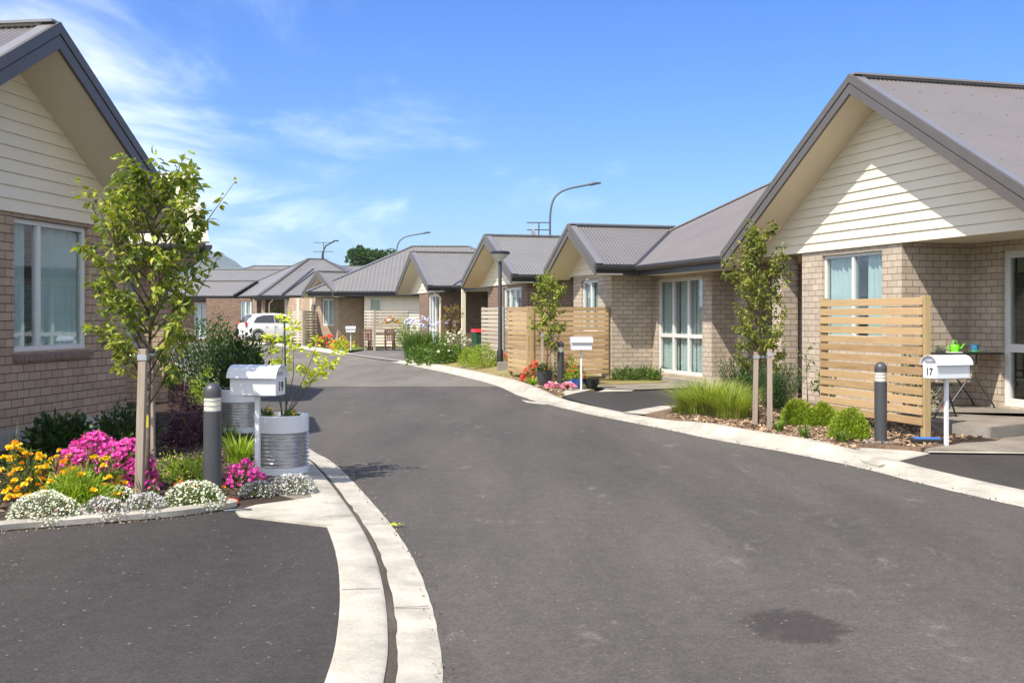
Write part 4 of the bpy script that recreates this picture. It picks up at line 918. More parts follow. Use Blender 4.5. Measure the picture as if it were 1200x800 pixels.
wl = window(DL, LF(8.0, lw), LF(14.47, lw), 11.82 - 8.0, 13.46 - 8.0, 1.14, 2.70, side=-1, mull=(.58,), fw=.06, gaps=[(3.82, 4.27), (4.42, 5.42)])
m = MB(); n = 22
for i in range(n):
    s0 = 11.80 - .02 + i * (1.72 / n); A = LF(s0, lw - .055); B = LF(s0 + 1.72 / n - .008, lw - .055)
    u0 = Vector(LF(s0, lw - .06)); u1 = Vector(LF(s0 + 1.72 / n - .009, lw - .06)); w0 = Vector(LF(s0, lw + .05)); w1 = Vector(LF(s0 + 1.72 / n - .009, lw + .05))
    m.add([(u0.x, u0.y, 1.035), (u1.x, u1.y, 1.035), (u1.x, u1.y, 1.10), (u0.x, u0.y, 1.10), (w0.x, w0.y, 1.055), (w1.x, w1.y, 1.055), (w1.x, w1.y, 1.142), (w0.x, w0.y, 1.142)], [(0, 1, 2, 3), (3, 2, 6, 7), (0, 3, 7, 4), (1, 5, 6, 2), (0, 4, 5, 1)])
MT['sill'] = mat_plain('sill_brick', (.19, .135, .105), .85, var=.2, scale=12, bump=.3)
m.build('window_sill', MT['sill'], DL)
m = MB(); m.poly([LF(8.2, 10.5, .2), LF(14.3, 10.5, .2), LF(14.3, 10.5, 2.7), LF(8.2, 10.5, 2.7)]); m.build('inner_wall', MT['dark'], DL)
gable_roof(DL, LF, 11.55, 3.14, 6.8, 12.0, lw, 2.96, 4.80, WZ - .02, pitch=.076)
eave(DL, LF(14.7, 6.8), LF(14.7, 9.2), 2.96, ul, soffit_w=.3)
m = MB(); corr(m, [LF(3, 9.2, 2.9), LF(14.9, 9.2, 2.9), LF(14.9 - 4, 13.2, 5.2), LF(3, 13.2, 5.2)], .15, seg=4); m.build('roof', MT['roof'], DL, smooth=True)
# second building on the left, ribbed roof with sun glare painted in as cream, above a shaded wall
DK = thing('house', 'house behind the left pear tree with sun glare painted cream on its ribbed roof', 'house', (-7.5, 20, 0), world=True)
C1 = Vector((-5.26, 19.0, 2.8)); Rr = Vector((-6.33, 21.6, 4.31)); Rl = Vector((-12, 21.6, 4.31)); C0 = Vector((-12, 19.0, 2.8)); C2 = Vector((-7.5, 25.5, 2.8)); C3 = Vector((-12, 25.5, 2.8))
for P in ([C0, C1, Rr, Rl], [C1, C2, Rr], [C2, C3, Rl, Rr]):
    m = MB(); corr(m, P, .12, .012, 4); m.build('roof', MT['roof_glare'], DK, smooth=True)
m = MB(); edge_cap(m, C1, Rr, .16); edge_cap(m, Rr, Rl, .16); m.build('ridge_cap', MT['roof_glare'], DK)
eave(DK, C0, C1, 2.8, Vector((0, -1)), soffit_w=.5); dd = (C2 - C1).to_2d().normalized(); eave(DK, C1, C2, 2.8, Vector((dd.y, -dd.x)), soffit_w=.5)
MT['gutter_brown'] = MT['gutter']
m = MB(); wall(m, (-11, 19.6), (-6.15, 19.6), -.04, 2.6, .25, [(3.6, 4.4, 1.0, 2.4)], side=-1); wall(m, (-6.17, 19.86), (-8.2, 25.2), -.04, 2.6, .25, side=-1); m.build('wall', MT['brick_brown'], DK)
window(DK, (-11, 19.6), (-5.8, 19.6), 3.6, 4.4, 1.0, 2.4, side=-1, curtain='blind', fw=.07)
# ================================================================ plants kit
def norm(a): return a / np.maximum(1e-9, np.linalg.norm(a, axis=1, keepdims=True))
def leaves(mb, P, D, L, W, curl=.25, fine=True, up=.6):
    """leaf blades: P base points, D directions, L lengths, W widths"""
    P = np.asarray(P, float); D = norm(np.asarray(D, float)); n = len(P)
    if n == 0: return
    L = np.broadcast_to(np.asarray(L, float), (n,))[:, None]; W = np.broadcast_to(np.asarray(W, float), (n,))[:, None]
    Nn = norm(NR.normal(size=(n, 3)) * .6 + np.array([0, 0, up])); S = norm(np.cross(D, Nn)); Nn = np.cross(S, D)
    if fine:
        A1 = P + D * L * .33 + Nn * L * curl * .12; A2 = P + D * L * .68 + Nn * L * curl * .05; A3 = P + D * L - Nn * L * curl * .45
        l1 = A1 + S * W * .46 + Nn * W * .18; r1 = A1 - S * W * .46 + Nn * W * .18; l2 = A2 + S * W * .40 + Nn * W * .12; r2 = A2 - S * W * .40 + Nn * W * .12
        V = np.stack([P, l1, r1, A1, A2, l2, r2, A3], 1).reshape(-1, 3)
        F_ = [(0, 1, 3), (0, 3, 2), (1, 5, 4, 3), (3, 4, 6, 2), (5, 7, 4), (4, 7, 6)]; k = 8
    else:
        M1 = P + D * L * .5; tip = P + D * L - Nn * L * curl * .3
        V = np.stack([P, M1 + S * W * .5 + Nn * W * .12, tip, M1 - S * W * .5 + Nn * W * .12], 1).reshape(-1, 3); F_ = [(0, 1, 2), (0, 2, 3)]; k = 4
    b = len(mb.v); mb.v += [tuple(x) for x in V.tolist()]
    for i in range(n):
        o = b + i * k; mb.f += [tuple(o + j for j in f) for f in F_]
def inball(n, shell=0.0):
    v = norm(NR.normal(size=(n, 3))); r = (shell ** 3 + (1 - shell ** 3) * NR.rand(n)) ** (1 / 3); return v * r[:, None]
def blades(mb, c, n, spread, h, w, lean=.6, seg=4):
    """strappy or grassy leaves arching out of a base"""
    for i in range(n):
        t = R_.uniform(0, 6.283); r = spread * math.sqrt(R_.random()); hh = h * R_.uniform(.6, 1.1); dx, dy = math.cos(t), math.sin(t); le = lean * R_.uniform(.3, 1.2) * hh
        bx, by = c[0] + dx * r, c[1] + dy * r; vs = []; ww = w * R_.uniform(.7, 1.2)
        for k in range(seg + 1):
            s = k / seg; z = c[2] + hh * (s - .35 * s * s * le / max(.01, hh) * 1.2); o = le * s * s
            hw = ww * (1 - s) ** .6 * .5 + .0006
            vs += [(bx + dx * o - dy * hw, by + dy * o + dx * hw, z), (bx + dx * o + dy * hw, by + dy * o - dx * hw, z)]
        mb.add(vs, [(2 * k, 2 * k + 1, 2 * k + 3, 2 * k + 2) for k in range(seg)])
def florets(mb, P, r, petals=5, cup=.35):
    """small open flowers"""
    for p in P:
        rr = r * R_.uniform(.75, 1.2); n = Vector((R_.uniform(-.6, .6), R_.uniform(-.9, .3), R_.uniform(.4, 1))).normalized()
        a = n.orthogonal().normalized(); b = n.cross(a); t0 = R_.uniform(0, 6.28); vs = [Vector(p)]
        for k in range(petals):
            t = t0 + 6.283 * k / petals; e = .38 * 6.283 / petals
            for (tt, q) in ((t - e, .8), (t, 1.05), (t + e, .8)): vs.append(Vector(p) + (a * math.cos(tt) + b * math.sin(tt)) * rr * q + n * rr * cup)
        fs = []
        for k in range(petals): fs += [(0, 1 + 3 * k, 2 + 3 * k), (0, 2 + 3 * k, 3 + 3 * k)]
        mb.add(vs, fs)
def pompoms(mb, P, r):
    """ruffled flower heads (marigolds)"""
    for p in P:
        rr = r * R_.uniform(.8, 1.15)
        for k in range(16):
            t = R_.uniform(0, 6.28); el = R_.uniform(0, 1.2); d = Vector((math.cos(t) * math.cos(el), math.sin(t) * math.cos(el), math.sin(el)))
            q = Vector(p); s = d.orthogonal().normalized() * rr * .42
            mb.add([q, q + d * rr * .8 + s, q + d * rr * 1.05, q + d * rr * .8 - s], [(0, 1, 2, 3)])
def mound(name, label, cat, x, y, z, rx, ry, h, n, leaf, lm, fl=None, group=None, fine=False, lean=None, shape=.2, curl=.25, lobe=1.0):
    """low plant: leaf mass in a dome plus optional flowers: fl=(material, count, radius, kind)"""
    t = thing(name, label, cat, (x, y, z), group=group); mb = MB()
    nb = max(3, int(3 + n / 500)); v = inball(n, .35); v[:, 2] = np.abs(v[:, 2])
    v *= (1 + shape * NR.normal(size=(n, 1)) * .5)
    # uneven dome: several lobes
    ph = NR.rand() * 6; az = np.arctan2(v[:, 1], v[:, 0]); lob = 1 + lobe * (.14 * np.sin(3 * az + ph) + .09 * np.sin(5 * az + 2 * ph) + .08 * np.sin(9 * az))
    P = np.stack([v[:, 0] * rx * lob, v[:, 1] * ry * lob, v[:, 2] * h * (1 + lobe * .12 * np.sin(7 * v[:, 0] + ph))], 1)
    D = norm(v + NR.normal(size=(n, 3)) * .55 + np.array([0, 0, .35]))
    leaves(mb, P, D, leaf[0] * (.7 + .6 * NR.rand(n)), leaf[1] * (.7 + .6 * NR.rand(n)), curl, fine)
    st = MB()
    for i in range(7):
        a = R_.uniform(0, 6.28); r = R_.uniform(.3, .75); st.tube([(0, 0, -.02), (math.cos(a) * rx * r * .4, math.sin(a) * ry * r * .4, h * .4), (math.cos(a) * rx * r, math.sin(a) * ry * r, h * .75)], .006, 5)
    mb.build('foliage', MT[lm], t); st.build('stem', MT['twig'], t)
    if fl:
        fls = fl if isinstance(fl, list) else [fl]
        for (fm, cnt, rad_, kind) in fls:
            f = MB(); v = inball(cnt, .93); v[:, 2] = np.abs(v[:, 2]); az = np.arctan2(v[:, 1], v[:, 0]); lob = 1 + lobe * (.14 * np.sin(3 * az + ph) + .09 * np.sin(5 * az + 2 * ph) + .08 * np.sin(9 * az))
            P = np.stack([v[:, 0] * rx * lob * 1.03, v[:, 1] * ry * lob * 1.03, v[:, 2] * h * (1 + lobe * .12 * np.sin(7 * v[:, 0] + ph)) * 1.06 + leaf[0] * .35], 1)
            (pompoms if kind == 'pom' else florets)(f, P, rad_)
            o = f.build('flowers', MT[fm], t); struct(o, 'stuff')
    return t
def grass_clump(name, label, cat, x, y, z, n, spread, h, w, lm, lean=.7, fl=None, group=None):
    t = thing(name, label, cat, (x, y, z), group=group); mb = MB(); blades(mb, (0, 0, 0), n, spread, h, w, lean); o = mb.build('foliage', MT[lm], t)
    if fl:
        f = MB(); P = [(R_.gauss(0, spread), R_.gauss(0, spread), h * R_.uniform(.9, 1.25)) for _ in range(fl[1])]
        s = MB()
        for p in P: s.tube([(p[0] * .4, p[1] * .4, 0), (p[0], p[1], p[2])], .004, 4)
        s.build('stem', MT['leaf_mid'], t); Q = []
        for p in P: Q += [(p[0] + R_.gauss(0, .035), p[1] + R_.gauss(0, .035), p[2] + R_.gauss(0, .03)) for _ in range(10)]
        florets(f, Q, fl[2]); struct(f.build('flowers', MT[fl[0]], t), 'stuff')
    return t
def young_tree(name, label, x, y, z, H, base, rx, n, leaf, lm, nbr=14, lean=(0, 0), trunk=.022, bare=.0, droop=.15, fine=True, group=None, upw=1.3, seed=1, top=1.0, dens=.5):
    """slender young tree: trunk, limbs and leaf sprays"""
    rr = random.Random(seed); t = thing(name, label, 'tree', (x, y, z), group=group)
    tp = [(0, 0, -.05)]; k = 7
    for i in range(1, k + 1):
        s = i / k; tp.append((lean[0] * s + .02 * math.sin(3 * s + seed), lean[1] * s + .02 * math.cos(4 * s), H * .97 * s))
    tm = MB(); tm.tube(tp, [trunk * (1 - .85 * i / k) for i in range(k + 1)], 8); tr = tm.build('trunk', MT['bark'], t, smooth=True)
    def on(s):
        f = s * k; i = min(k - 1, int(f)); a = Vector(tp[i]); b = Vector(tp[i + 1]); return a + (b - a) * (f - i)
    bm_ = MB(); tips = []
    for i in range(nbr):
        s = base / H + (.93 - base / H) * (i + rr.uniform(0, .8)) / nbr; a = i * 2.4 + rr.uniform(-.4, .4); p = on(s)
        f = math.sin(math.pi * min(1, max(0.08, (s - base / H) / (1 - base / H) * .85 + .18))); ln = rx * (.55 + .75 * f) * rr.uniform(.75, 1.2)
        d = Vector((math.cos(a), math.sin(a), upw * rr.uniform(.7, 1.2))).normalized(); q1 = p + d * ln * .5; q2 = q1 + (d + Vector((0, 0, .35))).normalized() * ln * .6
        bm_.tube([p, q1, q2], [trunk * .38, trunk * .24, trunk * .1], 5); tips.append((p, q1, q2))
        for j in range(3):
            w0 = p + (q1 - p) * rr.uniform(.4, 1) if j else q1; d2 = (d + Vector((rr.uniform(-.9, .9), rr.uniform(-.9, .9), rr.uniform(-.2, .7)))).normalized(); e = w0 + d2 * ln * rr.uniform(.35, .6)
            bm_.tube([w0, (w0 + e) / 2 + Vector((0, 0, .02)), e], [trunk * .2, trunk * .14, trunk * .06], 4); tips.append((w0, (w0 + e) / 2, e))
    tips.append((on(.8), on(.9), on(1.0)))
    bm_.build('limb', MT['twig'], t, smooth=True)
    P = []; D = []
    for i in range(n):
        a, b, c = tips[rr.randrange(len(tips))]; s = rr.uniform(.15, 1.08) ** dens; p = a + (b - a) * s * 2 if s < .5 else b + (c - b) * (s * 2 - 1)
        d = Vector((rr.gauss(0, 1), rr.gauss(0, 1), rr.gauss(-.1, .6))).normalized()
        P.append(p + d * rr.uniform(.0, .03)); D.append((d.x, d.y, d.z - droop * 2))
    lv = MB(); leaves(lv, [tuple(p) for p in P], D, [leaf[0] * rr.uniform(.6, 1.25) for _ in range(n)], [leaf[1] * rr.uniform(.6, 1.25) for _ in range(n)], .35, fine)
    lv.build('crown', MT[lm], t)
    return t
def stake(label, x, y, z, h, wd=.05, lean=0, group='timber tree stakes', name='tree_stake'):
    t = thing(name, label, 'stake', (x, y, z), group=group)
    m = MB(); m.add([(-wd / 2, -wd / 2, -.05), (wd / 2, -wd / 2, -.05), (wd / 2, wd / 2, -.05), (-wd / 2, wd / 2, -.05), (-wd / 2 + lean, -wd / 2, h), (wd / 2 + lean, -wd / 2, h), (wd / 2 + lean, wd / 2, h), (-wd / 2 + lean, wd / 2, h)], [(3, 2, 1, 0), (4, 5, 6, 7), (0, 1, 5, 4), (1, 2, 6, 5), (2, 3, 7, 6), (3, 0, 4, 7)])
    m.build('post', MT['stake'], t, bevel=.004)
    b = MB(); b.box((lean, 0, h - .07), (wd + .012, wd + .012, .045)); b.build('tie', MT['zinc'], t)
    return t

# ================================================================ street furniture kit
def bollard(label, x, y, z, h=.97, pad=False):
    t = thing('bollard_light', label, 'bollard', (x, y, z), group='dark bollard lights along the road')
    r = .072
    m = MB(); m.lathe([(r, -.02), (r, h - .235)], 28); m.build('post', MT['charcoal'], t, smooth='auto')
    m = MB(); m.lathe([(r * .93, h - .235), (r * .93, h - .12)], 28); m.build('lens', MT['lens'], t, smooth='auto')
    m = MB()
    for i in range(3): m.lathe([(r * .97, h - .232 + i * .04), (r * .97, h - .224 + i * .04)], 28)
    m.build('louvre', MT['zinc'], t, smooth='auto')
    m = MB(); m.lathe([(r, h - .122), (r, h - .075)] + [(r * math.cos(a), h - .075 + r * math.sin(a)) for a in (.25, .5, .75, 1.0, 1.25, 1.45)] + [(.002, h + .0)], 28); m.build('cap', MT['charcoal'], t, smooth='auto')
    if pad:
        m = MB(); m.lathe([(.21, -.02), (.21, .012), (.2, .016)], 28); m.build('base_pad', MT['concrete_grey'], t, smooth='auto')
    return t
def txt(name, s, size, loc, rot, mat, parent, ext=.001):
    c = bpy.data.curves.new(name, 'FONT'); c.body = s; c.size = size; c.extrude = ext; c.align_x = 'CENTER'; c.align_y = 'CENTER'; c.offset = size * .02
    o = bpy.data.objects.new(name, c); COL.objects.link(o)
    dg = bpy.context.evaluated_depsgraph_get(); me = bpy.data.meshes.new_from_object(o.evaluated_get(dg)); bpy.data.objects.remove(o)
    me.transform(Matrix.Translation(loc) @ rot.to_4x4()); o = bpy.data.objects.new(name, me); COL.objects.link(o); me.materials.clear(); me.materials.append(mat); o.parent = parent
    return o
MT['lens'] = mat_plain('frosted_lens', (.62, .58, .45), .2, var=.1, scale=30)
MT['ink'] = mat_plain('black_number', (.01, .01, .01), .5)
def letterbox(label, x, y, z, rz, number=None, L=.46, Wd=.26, H=1.1, side=1):
    """barrel-lid letterbox on a slim post; long side along local x; number on the end given by side"""
    t = thing('letterbox', label, 'letterbox', (x, y, z), rz, group='white barrel topped letterboxes')
    bz = H - .27
    m = MB(); m.box((0, 0, bz / 2 - .01), (.040, .040, bz + .02)); m.build('post', MT['white'], t, bevel=.003)
    m = MB(); m.box((0, 0, bz + .08), (L * .93, Wd * .84, .16)); m.box((0, 0, bz - .006), (L * .5, Wd * .5, .012)); bo = m.build('box', MT['white'], t, bevel=.006)
    m = MB(); seg = 14; prof = []
    for i in range(seg + 1):
        a = math.pi * i / seg; prof.append((math.cos(a) * Wd * .55, bz + .155 + math.sin(a) * .115))
    hi = [(p[0] * .955, bz + .155 + (p[1] - bz - .155) * .94) for p in prof]; n = len(prof)
    vs = [(-L / 2, a, b) for a, b in prof] + [(L / 2, a, b) for a, b in prof] + [(-L / 2, a, b) for a, b in hi] + [(L / 2, a, b) for a, b in hi]
    fs = []
    for i in range(n - 1): fs += [(i, n + i, n + i + 1, i + 1), (2 * n + i + 1, 3 * n + i + 1, 3 * n + i, 2 * n + i), (i, i + 1, 2 * n + i + 1, 2 * n + i), (n + i + 1, n + i, 3 * n + i, 3 * n + i + 1)]
    fs += [(0, 2 * n, 3 * n, n), (n - 1, 2 * n - 1, 4 * n - 1, 3 * n - 1)]
    m.add(vs, fs)
    # recessed end plates
    for sx in (-1, 1):
        xx = sx * (L / 2 - .03); P = [(xx, a, b) for a, b in hi]; m.add(P, [tuple(range(n))])
    m.build('lid', MT['white'], t, smooth='auto')
    m = MB()
    for sx in (-1, 1): m.box((sx * (L / 2 - .028), 0, bz + .192), (.004, Wd * .62, .03))
    m.build('slot', MT['zinc'], bo)
    if number:
        s_ = side; rot = Matrix(((0, 0, s_), (s_, 0, 0), (0, 1, 0)))
        txt('number', number, .115, (s_ * (L * .465 + .002), 0.0, bz + .075), rot, MT['ink'], bo)
    return t
def corr_planter(label, x, y, z, r, h):
    t = thing('planter', label, 'planter', (x, y, z), group='corrugated iron planters')
    prof = []; n = 44; z0, z1 = .07, h - .16
    for i in range(n * 4 + 1):
        s = i / (n * 4); prof.append((r - .012 + .017 * math.sin(s * 2 * math.pi * 9), z0 + (z1 - z0) * s))
    m = MB(); m.lathe(prof, 48); m.build('side', MT['galv'], t, smooth=True)
    m = MB(); m.lathe([(r - .02, 0), (r, .0), (r, .068), (r - .01, .072)], 48); m.build('base_band', MT['white'], t, smooth='auto')
    m = MB(); m.lathe([(r - .006, h - .165), (r, h - .16), (r, h - .01), (r - .01, h), (r - .035, h), (r - .035, h - .05), (.01, h - .052)], 48); m.build('rim', MT['white'], t, smooth='auto')
    m = MB(); m.lathe([(r - .04, h - .06), (r - .04, h - .045), (r * .5, h - .035), (.01, h - .03)], 32); m.build('soil', MT['soil'], t)
    return t
def slat_screen(label, segs, z0, top, n, matk, group='horizontal slat wooden screens', posts=True, slat=.092):
    """horizontal slat screen along a chain of 2D points"""
    t = thing('slat_screen', label, 'wooden screen', (segs[0][0], segs[0][1], 0), group=group, world=True)
    for a, b in zip(segs, segs[1:]):
        a = Vector(a); b = Vector(b); d = (b - a).normalized(); nn = Vector((d.y, -d.x)); m = MB(); pit = (top - z0) / n
        for i in range(n):
            z = z0 + pit * (i + .5) + R_.uniform(-.003, .003); e = R_.uniform(-.004, .004)
            m.beam((a.x - d.x * .01, a.y - d.y * .01, z + e), (b.x + d.x * .01, b.y + d.y * .01, z - e), .02, slat)
        o = m.build('slats', MT[matk], t, bevel=.002)
        for k in ((0, 1) if (b - a).length < 2.4 else (0, .5, 1)):
            p = a + (b - a) * k + nn * .055 * t_side; q = MB(); q.box((p.x, p.y, (top - .02) / 2), (.085, .085, top + .03), rz=math.atan2(d.y, d.x)); q.build('post', MT[matk + '_post'], t, bevel=.003)
    return t
t_side = 1
# ================================================================ left garden
def at(px, py, h=.05): x, y = G(px, py, h); return x, y
# supported young tree between two stakes
x, y = at(168, 576); TX, TY = x, y
young_tree('pear_tree', 'young pear tree with yellow-green leaves tied between two timber stakes on the left', x, y + .05, .05, 2.76, .74, .70, 3100, (.084, .040), 'leaf_tree', nbr=34, lean=(.12, .0), trunk=.024, seed=9, upw=1.25, group='young street trees')
x1_, y1_ = at(163, 581); stake('weathered stake nearest the camera beside the left pear tree', x1_, y1_, .04, 1.24, .065, .035)
x1_, y1_ = at(178, 569); stake('paler stake just behind the left pear tree trunk', x1_, y1_, .04, 1.24, .055, -.01)
sb = MB(); sb.tube([(-.06, -.05, 0), (.05, -.07, .005), (.12, .0, 0), (.1, .1, .005)], .016, 6); o = sb.build('tree_tie', MT['zinc'], None, org=(0, 0, 0)); o.location = (TX - .03, TY, 1.22); tag(o, 'grey strap tying the left pear tree to its two stakes', 'strap')
tg = MB(); tg.box((0, 0, 0), (.03, .003, .10), rz=.4); o = tg.build('plant_tag', mat_plain('yellow_plastic', (.80, .66, .02), .5), None); o.location = (TX + .05, TY - .07, .66); tag(o, 'yellow plastic tag hanging on the left pear tree trunk', 'tag')
x, y = at(249, 588); bollard('dark bollard light in the left flower bed beside letterbox 19', x, y, .04, .98)
x, y = at(302, 567); letterbox('white letterbox numbered 19 in front of the corrugated planter', x, y, .04, rad(-11), '19', side=1, H=1.08, L=.47)
xp, yp = G(324, 556, .05); yp += .22
corr_planter('near corrugated planter with white rim holding the yellow-leaved sapling', xp, yp, .045, .265, .56)
xq, yq = G(275, 507, .05); yq += .2
corr_planter('farther corrugated planter half hidden behind the left bollard and letterbox', xq, yq, .045, .25, .56)
# sapling with yellow sprays in the near planter
def sapling(x, y, z):
    t = thing('kowhai_sapling', 'thin sapling with bright yellow-green sprays growing from the near corrugated planter', 'sapling', (x, y, z))
    st = MB(); lv = MB(); P = []; D = []; rr = random.Random(4)
    stems = [((-.03, .0, 0), (-.12, .05, .35), (-.22, .08, .62)), ((0, 0, 0), (-.10, -.02, .45), (-.13, -.05, .78)), ((.0, .03, 0), (.10, 0, .42), (.10, -.03, .86)), ((.02, 0, 0), (.22, .02, .32), (.42, .05, .50)), ((.02, -.02, 0), (.2, .1, .42), (.32, .1, .74)), ((-.02, 0, 0), (-.04, .1, .5), (-.02, .16, .95)), ((.03, 0, 0), (.3, -.05, .38), (.56, -.02, .62)), ((.02, 0, 0), (.24, -.08, .5), (.46, -.1, .84)), ((0, 0, 0), (.12, .06, .5), (.22, .1, .98))]
    for s in stems[1:7]:
        a, b, c = [Vector(q) for q in s]; st.tube([a, b, c], [.0055, .004, .002], 6)
        for cl in (.55, .78, 1.0):
            q = b + (c - b) * ((cl - .5) * 2); 
            for i in range(24):
                d = Vector((rr.gauss(0, 1), rr.gauss(0, 1), rr.gauss(0, .5))).normalized(); P.append(tuple(q + d * rr.uniform(0, .075))); D.append(tuple(d + Vector((0, 0, .25))))
    leaves(lv, P, D, [rr.uniform(.04, .07) for _ in P], [rr.uniform(.024, .038) for _ in P], .25, True)
    st.build('stem', MT['twig'], t, smooth=True); lv.build('foliage', MT['leaf_yellow'], t)
    return t
sapling(xp + .02, yp, .57)
gs = MB(); gs.tube([(0, 0, 0), (-.02, 0, .95)], .009, 8); o = gs.build('garden_cane', mat_plain('green_cane', (.03, .07, .03), .5), None); o.location = (xp + .06, yp - .05, .56); tag(o, 'dark green cane standing in the near corrugated planter', 'cane')
mound('marigold', 'small yellow marigold in the near corrugated planter', 'flower', xp - .14, yp - .08, .56, .07, .07, .10, 90, (.05, .02), 'leaf_mid', ('f_yellow', 3, .025, 'pom'))
mound('marigold', 'little leafy yellow flowers at the right rim of the near planter', 'flower', xp + .12, yp - .12, .56, .07, .06, .08, 90, (.05, .02), 'leaf_mid', ('f_yellow', 2, .02, 'pom'))
mound('citrus_bush', 'glossy dark green bush growing from the farther corrugated planter', 'bush', xq + .02, yq + .1, .56, .36, .34, .68, 1300, (.075, .04), 'leaf_dark', fine=True, shape=.35)
mound('geranium', 'red flower cluster just behind the left bollard top', 'flower', at(246, 520)[0], at(246, 520)[1], .05, .12, .12, .50, 240, (.05, .03), 'leaf_dark', ('f_red', 26, .022, 'f'))
# flower bed clumps (pixel of the base, radius x, radius y, height)
def cl(nm, lab, cat, px, py, rx, ry, h, n, leaf, lm, fl=None, grp=None, fine=False, z=.045, **k):
    x, y = at(px, py, .05); return mound(nm, lab, cat, x, y + ry * .75 + (.21 if nm == 'alyssum' else .06), z, rx, ry, h, n, leaf, lm, fl, grp, fine, **({'lobe': .35, **k} if nm == 'alyssum' else k))
g_al = 'low alyssum cushions along the driveway edging'
cl('alyssum', 'broad white alyssum cushion at the left edge of the photo', 'alyssum', 26, 622, .27, .20, .21, 1500, (.022, .010), 'leaf_grey', ('f_white', 1000, .0085, 'f'), g_al)
cl('alyssum', 'faded pinkish brown alyssum between two white ones', 'alyssum', 102, 617, .19, .15, .15, 900, (.022, .010), 'leaf_grey', [('f_cool', 420, .008, 'f'), ('f_pink', 60, .006, 'f')], g_al)
cl('alyssum', 'pinkish white alyssum just left of the tree stakes', 'alyssum', 153, 612, .17, .15, .16, 800, (.022, .010), 'leaf_grey', ('f_cool', 480, .008, 'f'), g_al)
cl('alyssum', 'thin small alyssum close against the front tree stake', 'alyssum', 128, 598, .12, .10, .14, 400, (.022, .010), 'leaf_mid', ('f_white', 360, .008, 'f'), g_al)
cl('alyssum', 'pure white alyssum cushion between tree stakes and bollard', 'alyssum', 213, 604, .25, .20, .20, 1400, (.022, .010), 'leaf_mid', ('f_white', 900, .0085, 'f'), g_al)
cl('alyssum', 'small brownish alyssum at the foot of the letterbox post', 'alyssum', 291, 588, .15, .13, .12, 700, (.022, .010), 'leaf_grey', ('f_cool', 220, .007, 'f'), g_al)
cl('alyssum', 'silvery alyssum cushion in front of the near planter', 'alyssum', 334, 584, .21, .17, .15, 1100, (.022, .010), 'leaf_grey', ('f_cool', 520, .008, 'f'), g_al)
cl('petunia', 'great magenta petunia mass left of the tree stakes', 'petunia', 108, 578, .44, .34, .42, 1700, (.045, .022), 'leaf_mid', ('f_magenta', 1500, .024, 'f'), 'magenta petunias')
cl('petunia', 'small magenta petunia clump right of the left bollard', 'petunia', 280, 572, .16, .12, .20, 350, (.035, .018), 'leaf_mid', ('f_magenta', 260, .018, 'f'), 'magenta petunias')
g_m = 'orange and yellow marigolds'
cl('marigold', 'tall yellow marigold bush at the far left behind the white alyssum', 'marigold', 14, 588, .22, .2, .40, 700, (.05, .014), 'leaf_mid', [('f_yellow', 75, .030, 'pom'), ('f_orange', 20, .026, 'pom')], g_m)
cl('marigold', 'orange marigold bush between the yellow ones and the magenta petunias', 'marigold', 50, 585, .18, .18, .33, 600, (.05, .014), 'leaf_mid', [('f_orange', 26, .026, 'pom'), ('f_yellow', 34, .028, 'pom')], g_m)
cl('marigold', 'leafy green marigold clump with few yellow heads before the petunias', 'marigold', 76, 602, .27, .2, .28, 1700, (.075, .014), 'leaf_lime', ('f_yellow', 9, .036, 'pom'), g_m)
cl('marigold', 'green marigold clump topped by yellow heads against the petunias', 'marigold', 108, 592, .2, .15, .34, 700, (.07, .014), 'leaf_mid', ('f_yellow', 12, .036, 'pom'), g_m)
cl('marigold', 'low orange marigold beside the front tree stake', 'marigold', 130, 592, .13, .11, .15, 300, (.04, .014), 'leaf_mid', ('f_orange', 26, .027, 'pom'), g_m)
cl('marigold', 'low orange marigolds left of the bollard', 'marigold', 228, 583, .2, .1, .13, 300, (.04, .014), 'leaf_mid', ('f_orange', 12, .024, 'pom'), g_m)
for px, py, lab in ((38, 606, 'between the leftmost alyssum and marigolds'), (66, 611, 'right of the leftmost alyssum'), (55, 607, 'behind the leftmost alyssum'), (110, 602, 'above the faded alyssum'), (175, 583, 'just right of the tree stakes'), (240, 583, 'beside the white alyssum near the bollard')):
    cl('phlox', 'small pink flower ' + lab, 'flower', px, py, .06, .05, .12, 60, (.03, .012), 'leaf_mid', ('f_pink', 9, .018, 'f'), 'small pink flowers')
cl('ground_shrub', 'low yellow-green shrub with pinkish tips behind the white alyssum', 'shrub', 208, 567, .33, .3, .22, 1500, (.035, .016), 'leaf_lime', ('f_pink', 60, .01, 'f'))
cl('dark_shrub', 'large-leaved dark green shrub against the left house wall', 'shrub', 58, 532, .36, .3, .36, 900, (.085, .06), 'leaf_dark', fine=True)
cl('dark_shrub', 'rounded dark green shrub at the corner of the left house', 'shrub', 132, 525, .38, .34, .42, 1300, (.06, .03), 'leaf_dark', ('f_white', 8, .02, 'f'), fine=True)
cl('bronze_shrub', 'small yellow-green upright shrub between magenta petunias and stakes', 'shrub', 142, 540, .18, .14, .22, 300, (.06, .015), 'leaf_olive')
cl('purple_shrub', 'dark purple leafed shrub left of the bollard', 'shrub', 215, 524, .30, .26, .46, 1700, (.042, .022), 'leaf_purple', fine=True)
cl('red_cordyline', 'small dark red leafed shrub behind the purple shrub', 'shrub', 207, 482, .2, .18, .40, 500, (.06, .018), 'leaf_purple')
xx, yy_ = at(213, 478); grass_clump('cordyline', 'spiky dark red cordyline behind the left stakes', 'plant', xx, yy_, .05, 40, .04, .62, .03, 'leaf_purple', .5)
